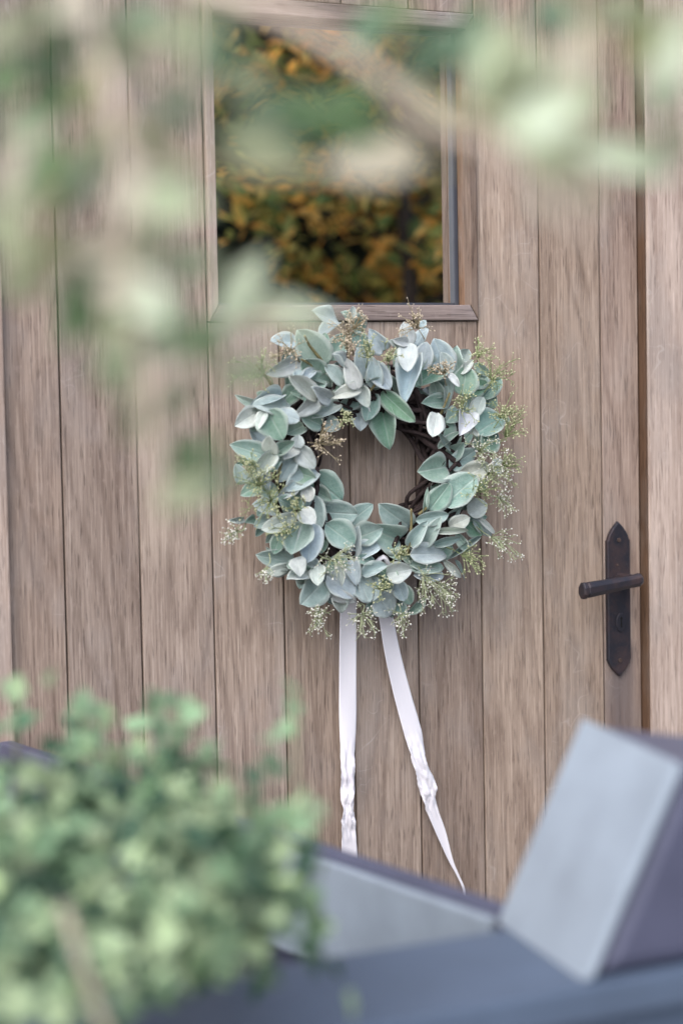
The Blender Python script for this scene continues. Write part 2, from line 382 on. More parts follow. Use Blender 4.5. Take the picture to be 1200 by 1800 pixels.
# ---------------------------------------------------------------- placed positions, in millimetres
WREATH_LEAVES = [
    ((-30,-61,1493),(-75,-69,1512),21,'b'), ((-17,-82,1494),(-20,-90,1516),11,'w'),
    ((9,-60,1476),(-37,-68,1506),24,'g'), ((-105,-68,1463),(-150,-76,1466),22,'b'),
    ((-67,-87,1429),(-114,-95,1479),39,'s'), ((-105,-84,1437),(-161,-92,1416),22,'w'),
    ((-73,-91,1415),(-112,-99,1437),28,'g'), ((-52,-75,1437),(-27,-83,1476),24,'g'),
    ((5,-80,1451),(-22,-88,1476),23,'g'), ((-40,-98,1425),(-71,-108,1440),19,'b'),
    ((3,-95,1412),(-21,-111,1448),26,'b'), ((12,-98,1394),(-1,-118,1432),21,'b'),
    ((-27,-114,1393),(-47,-121,1434),20,'w'), ((-20,-107,1393),(-68,-124,1384),18,'w'),
    ((-14,-101,1392),(-13,-117,1367),19,'w'), ((-43,-97,1400),(-74,-104,1427),21,'b'),
    ((-96,-114,1378),(-152,-134,1412),22,'w'), ((-92,-110,1377),(-126,-121,1357),20,'w'),
    ((-75,-114,1378),(-117,-129,1399),19,'w'), ((-107,-95,1421),(-133,-115,1413),11,'b'),
    ((-90,-95,1421),(-125,-116,1404),13,'b'), ((-59,-84,1403),(-101,-96,1413),15,'g'),
    ((-139,-84,1384),(-190,-92,1373),17,'b'), ((-135,-93,1368),(-192,-99,1371),24,'b'),
    ((-163,-74,1363),(-204,-82,1381),13,'s'), ((-176,-76,1361),(-213,-84,1342),24,'w'),
    ((-176,-102,1360),(-194,-114,1339),13,'w'), ((-168,-99,1361),(-156,-116,1321),36,'g'),
    ((-153,-96,1358),(-124,-113,1348),20,'b'), ((-103,-83,1339),(-136,-93,1326),22,'g'),
    ((-47,-89,1370),(-97,-107,1352),19,'b'), ((-79,-91,1339),(-116,-106,1353),20,'g'),
    ((-69,-83,1346),(-51,-99,1333),19,'b'), ((-64,-91,1381),(-92,-100,1367),17,'g'),
    ((-5,-74,1380),(-42,-98,1366),21,'g'), ((-2,-69,1369),(-9,-88,1332),24,'b'),
    ((18,-75,1381),(-3,-96,1345),24,'g'), ((-169,-69,1341),(-190,-86,1334),9,'g'),
    ((-73,-86,1405),(-113,-115,1384),21,'g'), ((-46,-82,1405),(-37,-111,1382),22,'g'),
    ((-111,-77,1395),(-141,-88,1373),22,'g'), ((-170,-90,1296),(-225,-98,1313),25,'s'),
    ((-168,-109,1299),(-180,-130,1327),20,'w'), ((-155,-98,1300),(-136,-125,1319),16,'g'),
    ((-123,-101,1307),(-106,-118,1276),22,'w'), ((-127,-108,1307),(-127,-116,1325),16,'w'),
    ((-122,-95,1311),(-151,-116,1291),20,'w'), ((-127,-95,1289),(-153,-101,1263),22,'b'),
    ((-166,-104,1297),(-205,-113,1266),19,'w'), ((-172,-75,1293),(-209,-83,1286),16,'g'),
    ((-151,-95,1296),(-168,-103,1271),16,'g'), ((-90,-94,1268),(-143,-107,1249),26,'b'),
    ((-126,-86,1271),(-93,-101,1261),22,'g'), ((-124,-93,1250),(-153,-102,1234),16,'w'),
    ((-108,-103,1247),(-110,-112,1226),17,'w'), ((-81,-66,1261),(-45,-88,1223),40,'g'),
    ((-79,-61,1241),(-60,-91,1221),16,'g'), ((-67,-70,1206),(-20,-92,1201),33,'s'),
    ((-13,-49,1186),(16,-70,1214),23,'s'), ((-72,-91,1188),(-32,-105,1156),34,'g'),
    ((-23,-86,1138),(-28,-106,1182),23,'b'), ((-93,-85,1232),(-89,-98,1182),26,'s'),
    ((-118,-78,1231),(-122,-107,1216),16,'g'), ((-125,-110,1211),(-112,-132,1198),22,'w'),
    ((-132,-106,1203),(-189,-116,1188),22,'w'), ((-116,-95,1194),(-135,-104,1145),37,'s'),
    ((-98,-95,1191),(-116,-115,1137),30,'b'), ((-70,-73,1188),(-60,-80,1168),22,'b'),
    ((-143,-81,1176),(-160,-89,1150),18,'g'), ((-123,-75,1133),(-179,-83,1147),24,'s'),
    ((-130,-85,1128),(-172,-93,1122),16,'w'), ((-133,-109,1142),(-135,-127,1123),20,'w'),
    ((-97,-90,1129),(-147,-97,1108),22,'w'), ((-94,-106,1127),(-107,-126,1105),19,'w'),
    ((-79,-88,1101),(-117,-96,1072),36,'s'), ((-72,-93,1111),(-34,-109,1080),32,'b'),
    ((-59,-88,1084),(-48,-96,1055),21,'w'), ((-69,-113,1129),(-65,-128,1102),12,'w'),
    ((-32,-98,1134),(-39,-115,1102),18,'b'), ((-20,-92,1106),(-7,-100,1067),29,'b'),
    ((-26,-99,1135),(3,-106,1130),14,'g'), ((-71,-93,1087),(-30,-101,1070),16,'w'),
    ((-205,-81,1203),(-236,-88,1202),8,'w'), ((-180,-69,1201),(-203,-77,1195),12,'g'),
    ((-161,-79,1199),(-187,-87,1193),16,'s'), ((-157,-90,1211),(-191,-98,1227),22,'b'),
    ((-201,-80,1256),(-217,-88,1283),16,'b'), ((-124,-85,1217),(-157,-106,1232),22,'g'),
    ((-147,-79,1242),(-178,-85,1236),24,'s'), ((-174,-77,1251),(-205,-83,1241),19,'g'),
    ((-113,-86,1169),(-138,-94,1191),24,'g'), ((-98,-81,1112),(-132,-107,1132),24,'g'),
    ((-64,-86,1136),(-49,-101,1115),30,'g'), ((28,-94,1449),(4,-102,1477),22,'b'),
    ((41,-62,1366),(41,-81,1303),31,'G'), ((31,-86,1385),(68,-113,1340),23,'G'),
    ((8,-96,1429),(25,-118,1392),24,'b'), ((75,-93,1458),(63,-99,1490),19,'w'),
    ((64,-109,1458),(49,-131,1418),24,'W'), ((63,-106,1461),(38,-114,1464),12,'w'),
    ((54,-102,1457),(31,-110,1463),10,'w'), ((85,-99,1438),(47,-121,1380),30,'b'),
    ((68,-76,1380),(39,-95,1409),18,'s'), ((94,-94,1420),(101,-101,1461),24,'b'),
    ((145,-85,1418),(120,-93,1464),31,'b'), ((146,-89,1413),(131,-97,1444),19,'b'),
    ((133,-80,1418),(85,-102,1402),29,'G'), ((165,-82,1413),(159,-89,1454),19,'s'),
    ((194,-50,1432),(201,-58,1450),19,'b'), ((136,-107,1412),(141,-129,1393),9,'W'),
    ((166,-89,1413),(185,-97,1433),11,'w'), ((207,-64,1427),(230,-71,1408),13,'s'),
    ((171,-87,1380),(174,-95,1423),33,'g'), ((184,-65,1384),(226,-73,1395),25,'G'),
    ((222,-63,1373),(251,-71,1404),19,'g'), ((132,-80,1372),(114,-100,1400),20,'s'),
    ((144,-93,1405),(129,-110,1360),12,'s'), ((140,-82,1368),(94,-102,1369),20,'g'),
    ((113,-107,1351),(90,-135,1318),23,'W'), ((136,-84,1313),(145,-90,1346),25,'g'),
    ((166,-108,1349),(145,-131,1325),26,'W'), ((200,-81,1319),(242,-89,1347),39,'g'),
    ((190,-86,1346),(204,-93,1375),19,'b'), ((236,-67,1357),(236,-75,1376),11,'g'),
    ((257,-60,1344),(268,-68,1336),8,'s'), ((211,-74,1298),(238,-82,1316),21,'g'),
    ((169,-109,1328),(177,-125,1316),8,'w'), ((93,-78,1457),(110,-86,1485),18,'b'),
    ((110,-67,1483),(114,-75,1495),11,'b'), ((123,-94,1298),(147,-114,1323),9,'s'),
    ((140,-96,1298),(111,-120,1320),8,'s'), ((162,-82,1297),(187,-90,1321),12,'g'),
    ((224,-63,1408),(195,-71,1392),25,'g'), ((120,-84,1397),(140,-92,1381),23,'g'),
    ((165,-80,1355),(137,-96,1339),20,'g'), ((24,-83,1411),(-3,-99,1395),23,'g'),
    ((137,-87,1268),(84,-107,1264),36,'g'), ((80,-71,1178),(23,-91,1210),34,'s'),
    ((54,-84,1158),(5,-100,1177),37,'g'), ((-13,-78,1165),(17,-107,1180),30,'s'),
    ((-17,-88,1144),(4,-113,1152),24,'b'), ((160,-94,1252),(203,-105,1267),25,'w'),
    ((119,-75,1229),(164,-81,1257),19,'g'), ((127,-101,1210),(173,-120,1254),39,'g'),
    ((106,-94,1204),(130,-113,1243),28,'g'), ((146,-87,1268),(188,-95,1292),25,'s'),
    ((175,-92,1196),(201,-105,1209),25,'w'), ((82,-94,1188),(126,-115,1195),18,'s'),
    ((138,-98,1176),(160,-119,1189),19,'w'), ((71,-90,1150),(86,-114,1184),18,'s'),
    ((95,-97,1148),(105,-123,1191),18,'s'), ((69,-98,1136),(124,-117,1137),26,'b'),
    ((106,-109,1170),(150,-130,1171),9,'w'), ((110,-95,1148),(148,-111,1159),11,'s'),
    ((153,-93,1164),(174,-101,1135),13,'s'), ((142,-86,1125),(199,-95,1160),8,'s'),
    ((128,-96,1124),(155,-104,1093),10,'w'), ((156,-82,1121),(172,-90,1091),5,'s'),
    ((191,-82,1186),(217,-90,1157),16,'b'), ((191,-95,1187),(216,-103,1161),7,'w'),
    ((183,-73,1177),(205,-79,1159),20,'G'), ((71,-93,1120),(121,-107,1113),22,'s'),
    ((77,-93,1103),(125,-101,1100),16,'b'), ((20,-110,1111),(50,-131,1116),25,'w'),
    ((-15,-98,1109),(16,-114,1126),18,'b'), ((-2,-91,1107),(-3,-99,1068),28,'b'),
    ((45,-95,1096),(53,-103,1066),19,'b'), ((14,-86,1074),(42,-94,1046),36,'b'),
    ((65,-71,1086),(77,-79,1057),19,'g'), ((73,-74,1043),(104,-82,1065),11,'g'),
    ((60,-67,1059),(69,-75,1037),16,'g'), ((221,-90,1268),(234,-98,1276),11,'W'),
    ((222,-91,1265),(236,-99,1257),10,'W'), ((102,-82,1199),(94,-109,1227),7,'g'),
    ((26,-97,1141),(44,-111,1129),7,'g'), ((206,-88,1295),(229,-96,1315),27,'g'),
    ((116,-81,1128),(152,-90,1144),19,'g'), ((59,-80,1138),(93,-86,1119),19,'g'),
    ((25,-81,1087),(37,-97,1107),24,'g'), ((151,-79,1281),(164,-101,1308),20,'g'),
    ((192,-77,1247),(201,-98,1231),22,'g'),
]
SPRIGS = [
    ((-103,-80,1430),(-147,-115,1460),31,'t'), ((-16,-80,1442),(-49,-122,1484),32,'t'), ((-21,-80,1429),(-52,-135,1456),24,'t'),
    ((-151,-80,1397),(-196,-114,1423),37,'y'), ((42,-80,1416),(16,-135,1441),23,'y'), ((108,-80,1463),(71,-114,1495),30,'t'),
    ((152,-80,1392),(106,-135,1423),23,'t'), ((214,-80,1382),(217,-112,1413),40,'y'), ((161,-80,1339),(145,-135,1364),32,'y'),
    ((222,-80,1283),(246,-119,1330),38,'y'), ((191,-80,1284),(179,-135,1295),37,'w'), ((-43,-80,1340),(-54,-135,1349),18,'y'),
    ((-96,-80,1302),(-92,-135,1316),32,'t'), ((-164,-80,1237),(-210,-135,1262),42,'y'), ((-145,-80,1219),(-191,-135,1236),40,'y'),
    ((-200,-80,1196),(-238,-113,1181),24,'w'), ((-103,-80,1204),(-144,-135,1221),23,'y'), ((-81,-80,1143),(-72,-135,1133),38,'w'),
    ((-163,-80,1150),(-188,-117,1120),14,'w'), ((-72,-80,1077),(-102,-109,1048),37,'w'), ((-14,-80,1065),(-24,-116,1040),33,'w'),
    ((20,-80,1080),(-2,-135,1091),24,'y'), ((76,-80,1134),(85,-131,1085),40,'w'), ((106,-80,1093),(117,-121,1073),35,'w'),
    ((55,-80,1060),(43,-115,1038),30,'w'), ((159,-80,1214),(178,-135,1235),42,'y'), ((211,-80,1221),(226,-127,1214),30,'w'),
    ((189,-80,1177),(220,-118,1144),33,'w'), ((223,-80,1319),(230,-121,1355),32,'y'), ((217,-80,1266),(236,-126,1266),33,'y'),
    ((137,-80,1144),(159,-130,1124),26,'y'), ((-118,-80,1166),(-163,-135,1189),26,'y'), ((3,-80,1412),(-16,-135,1454),23,'y'),
    ((183,-80,1427),(197,-109,1444),26,'y'), ((201,-80,1248),(197,-135,1259),35,'w'), ((46,-80,1127),(26,-135,1141),19,'y'),
    ((-21,-80,1464),(-30,-119,1493),24,'t'), ((-177,-80,1271),(-216,-135,1287),26,'y'),
]
STEMS = [
    ((90,-85,1196),(139,-97,1234),(180,-109,1252)), ((69,-85,1135),(70,-97,1175),(64,-109,1207)),
    ((-67,-85,1430),(-96,-97,1456),(-111,-109,1472)), ((-71,-85,1417),(-97,-97,1430),(-117,-109,1437)),
    ((-1,-85,1377),(8,-97,1394),(18,-109,1411)), ((-149,-85,1389),(-168,-97,1410),(-191,-109,1431)),
    ((-139,-85,1295),(-152,-97,1271),(-161,-109,1255)), ((128,-85,1344),(129,-97,1357),(135,-109,1383)),
]
RIBBON_STRAIGHT = [
    (-27,0,45,1080), (-23,6,32,1025), (-21,9,22,935), (-20,10,18,880),
    (-19,7,18,835), (-20,4,20,800), (-20,5,18,764), (-17,1,19,737),
    (-20,4,18,719), (-19,7,16,682), (-19,9,15,654), (-19,9,15,609),
    (-19,9,14,536),
]
RIBBON_SLANT = [
    (30,56,45,1076), (44,69,35,1034), (59,87,25,973), (76,107,20,908),
    (95,127,18,842), (108,132,19,796), (116,147,18,767), (123,151,18,746),
    (132,153,17,720), (149,168,16,681), (172,181,16,632), (186,191,16,607),
    (198,202,16,581), (201,204,16,554),
]
OLIVE_LEAVES = [
    ((-1139,-1877,1525),(-1106,-1882,1531),'m'), ((-1124,-1827,1546),(-1105,-1822,1575),'g'), ((-1092,-1817,1562),(-1077,-1815,1600),'g'),
    ((-1115,-1891,1579),(-1082,-1883,1593),'p'), ((-1090,-1868,1582),(-1055,-1866,1573),'s'), ((-1055,-1918,1542),(-1045,-1908,1596),'s'),
    ((-1000,-1828,1563),(-992,-1826,1599),'t'), ((-1049,-1805,1590),(-1019,-1808,1608),'t'), ((-1066,-1913,1541),(-1036,-1915,1553),'p'),
    ((-1044,-1840,1555),(-1017,-1852,1537),'t'), ((-1097,-1930,1477),(-1087,-1933,1505),'p'), ((-1075,-1897,1486),(-1050,-1928,1490),'m'),
    ((-1090,-1851,1493),(-1077,-1836,1531),'t'), ((-1094,-1817,1488),(-1074,-1826,1513),'g'), ((-1094,-1853,1467),(-1066,-1889,1475),'p'),
    ((-1136,-1865,1494),(-1125,-1887,1520),'p'), ((-1143,-1882,1478),(-1115,-1874,1503),'s'), ((-1102,-1776,1449),(-1093,-1791,1483),'s'),
    ((-1089,-1898,1456),(-1065,-1918,1431),'M'), ((-1100,-1901,1447),(-1070,-1906,1452),'p'), ((-1094,-1832,1421),(-1062,-1827,1444),'g'),
    ((-1046,-1843,1415),(-1031,-1857,1448),'g'), ((-1087,-1869,1414),(-1052,-1891,1428),'m'), ((-1003,-1832,1428),(-981,-1845,1473),'M'),
    ((-1003,-1822,1430),(-956,-1870,1441),'M'), ((-1015,-1840,1405),(-970,-1843,1410),'m'), ((-1067,-1849,1374),(-1052,-1880,1403),'s'),
    ((-1046,-1864,1358),(-1009,-1856,1374),'g'), ((-1015,-1825,1338),(-1000,-1850,1358),'t'), ((-1055,-1861,1339),(-1034,-1890,1351),'s'),
    ((-1048,-1859,1372),(-1024,-1854,1346),'g'), ((-1004,-1869,1531),(-972,-1866,1556),'t'), ((-984,-1886,1533),(-951,-1917,1538),'g'),
    ((-992,-1889,1547),(-965,-1901,1536),'g'), ((-1031,-1891,1526),(-996,-1911,1525),'s'), ((-1025,-1902,1514),(-983,-1912,1510),'s'),
    ((-992,-1938,1509),(-958,-1973,1504),'p'), ((-935,-1903,1557),(-896,-1903,1571),'t'), ((-957,-1941,1548),(-920,-1934,1540),'p'),
    ((-914,-1956,1537),(-901,-1949,1581),'m'), ((-987,-2108,1501),(-951,-2102,1518),'M'), ((-943,-2062,1508),(-916,-2050,1537),'m'),
    ((-954,-2041,1515),(-929,-2060,1514),'m'), ((-894,-2005,1519),(-878,-1991,1574),'p'), ((-862,-1965,1513),(-801,-1979,1509),'M'),
    ((-849,-1942,1524),(-817,-1955,1514),'t'), ((-895,-2085,1525),(-894,-2105,1555),'M'), ((-851,-2019,1553),(-831,-2020,1582),'s'),
    ((-888,-1930,1540),(-870,-1914,1578),'o'), ((-814,-1950,1562),(-810,-1960,1594),'o'), ((-869,-1929,1587),(-833,-1939,1594),'t'),
    ((-884,-1896,1571),(-867,-1880,1608),'g'), ((-932,-1863,1573),(-917,-1863,1608),'t'), ((-918,-1853,1607),(-903,-1886,1586),'g'),
    ((-904,-1959,1537),(-871,-1968,1549),'s'), ((-865,-1947,1534),(-849,-1970,1510),'s'), ((-844,-1997,1527),(-809,-1993,1550),'s'),
    ((-1120,-1848,1577),(-1095,-1850,1598),'s'), ((-1084,-1837,1541),(-1070,-1852,1570),'o'), ((-1065,-1862,1536),(-1034,-1858,1521),'s'),
    ((-1107,-1810,1544),(-1075,-1819,1556),'g'), ((-1129,-1819,1484),(-1105,-1840,1472),'s'), ((-1089,-1873,1506),(-1076,-1859,1542),'s'),
    ((-1062,-1890,1485),(-1038,-1878,1516),'m'), ((-1112,-1843,1469),(-1075,-1841,1470),'o'), ((-1049,-1879,1412),(-1017,-1873,1435),'g'),
    ((-1083,-1877,1418),(-1070,-1874,1447),'s'), ((-942,-1942,1540),(-911,-1948,1524),'s'), ((-921,-1950,1536),(-886,-1963,1530),'s'),
    ((-1127,-1818,1577),(-1097,-1831,1588),'s'), ((-1095,-1790,1583),(-1069,-1779,1561),'t'), ((-1062,-1848,1554),(-1044,-1863,1579),'p'),
    ((-1051,-1844,1588),(-1033,-1877,1573),'m'), ((-1069,-1796,1580),(-1036,-1801,1575),'g'), ((-1116,-1805,1510),(-1090,-1817,1525),'t'),
    ((-1097,-1817,1498),(-1084,-1819,1531),'g'), ((-1117,-1830,1503),(-1089,-1840,1492),'s'), ((-1071,-1866,1507),(-1049,-1890,1516),'p'),
    ((-1064,-1848,1480),(-1039,-1877,1472),'s'), ((-1076,-1863,1449),(-1064,-1890,1472),'m'), ((-1047,-1852,1456),(-1011,-1854,1469),'m'),
    ((-1086,-1835,1463),(-1052,-1831,1446),'t'), ((-1092,-1828,1435),(-1073,-1825,1463),'g'), ((-1060,-1852,1421),(-1039,-1884,1415),'m'),
    ((-1082,-1843,1404),(-1049,-1832,1427),'g'), ((-1074,-1866,1392),(-1057,-1855,1422),'s'), ((-1060,-1865,1387),(-1035,-1876,1402),'s'),
    ((-1102,-1769,1452),(-1081,-1806,1461),'s'), ((-1025,-1877,1600),(-1001,-1872,1578),'s'), ((-1020,-1877,1549),(-992,-1883,1565),'s'),
    ((-997,-1867,1536),(-964,-1878,1530),'t'), ((-970,-1887,1540),(-951,-1922,1548),'g'), ((-976,-1903,1532),(-940,-1909,1527),'g'),
    ((-951,-1897,1532),(-930,-1934,1515),'p'), ((-902,-1909,1563),(-885,-1917,1593),'t'), ((-884,-1931,1587),(-884,-1952,1551),'s'),
    ((-886,-1938,1550),(-867,-1954,1569),'m'), ((-860,-1967,1522),(-837,-1955,1557),'s'), ((-838,-1996,1532),(-824,-1987,1568),'m'),
    ((-831,-1980,1515),(-795,-1981,1527),'s'), ((-862,-1951,1515),(-849,-1970,1487),'p'), ((-892,-1960,1519),(-871,-1978,1503),'s'),
    ((-920,-1903,1573),(-889,-1913,1579),'t'), ((-829,-1933,1588),(-814,-1965,1595),'s'), ((-879,-1946,1505),(-864,-1960,1480),'p'),
]
OLIVE_BRANCHES = [
    (6.5,(-1104,-1824,1646),(-1091,-1856,1607),(-1087,-1883,1569),(-1089,-1907,1535),(-1080,-1903,1498),(-1077,-1885,1457),(-1066,-1883,1406),(-1064,-1887,1361),(-1057,-1871,1310)),
    (4.5,(-1082,-1888,1538),(-1067,-1896,1524),(-1046,-1897,1512),(-1008,-1916,1505),(-970,-1947,1505),(-920,-1950,1508)),
    (8,(-1065,-1884,1398),(-1036,-1875,1415),(-996,-1849,1430),(-972,-1850,1436)),
    (8,(-1104,-1824,1646),(-1059,-1883,1610),(-1030,-1933,1586),(-1008,-1968,1566),(-985,-1982,1546),(-957,-1986,1524),(-928,-2002,1509),(-897,-2008,1479),(-880,-2007,1466)),
    (5,(-962,-1785,1635),(-868,-1720,1632),(-826,-1686,1623),(-776,-1655,1618),(-757,-1666,1603)),
    (5,(-855,-1837,1656),(-760,-1832,1622),(-711,-1801,1613),(-653,-1775,1609)),
    (5,(-985,-1982,1546),(-951,-1988,1534),(-944,-2027,1519),(-925,-2037,1513),(-868,-2009,1518)),
    (5,(-1089,-1907,1535),(-1093,-1861,1515),(-1101,-1837,1480),(-1097,-1785,1457)),
    (3,(-757,-1666,1603),(-688,-1589,1605),(-646,-1554,1599)),
    (2.5,(-1080,-1903,1498),(-1035,-1847,1498),(-1007,-1827,1504)),
    (2.5,(-985,-1982,1546),(-935,-1915,1579),(-912,-1868,1612)),
    (2.5,(-928,-2002,1509),(-871,-1952,1507),(-829,-1916,1524)),
    (2.5,(-1008,-1968,1566),(-983,-1892,1553),(-988,-1868,1542)),
    (2.5,(-1066,-1883,1406),(-1036,-1856,1371),(-1014,-1834,1351)),
    (4,(-1030,-1933,1586),(-995,-1905,1605),(-933,-1913,1619),(-877,-1965,1602),(-867,-1995,1564),(-845,-2030,1549)),
]
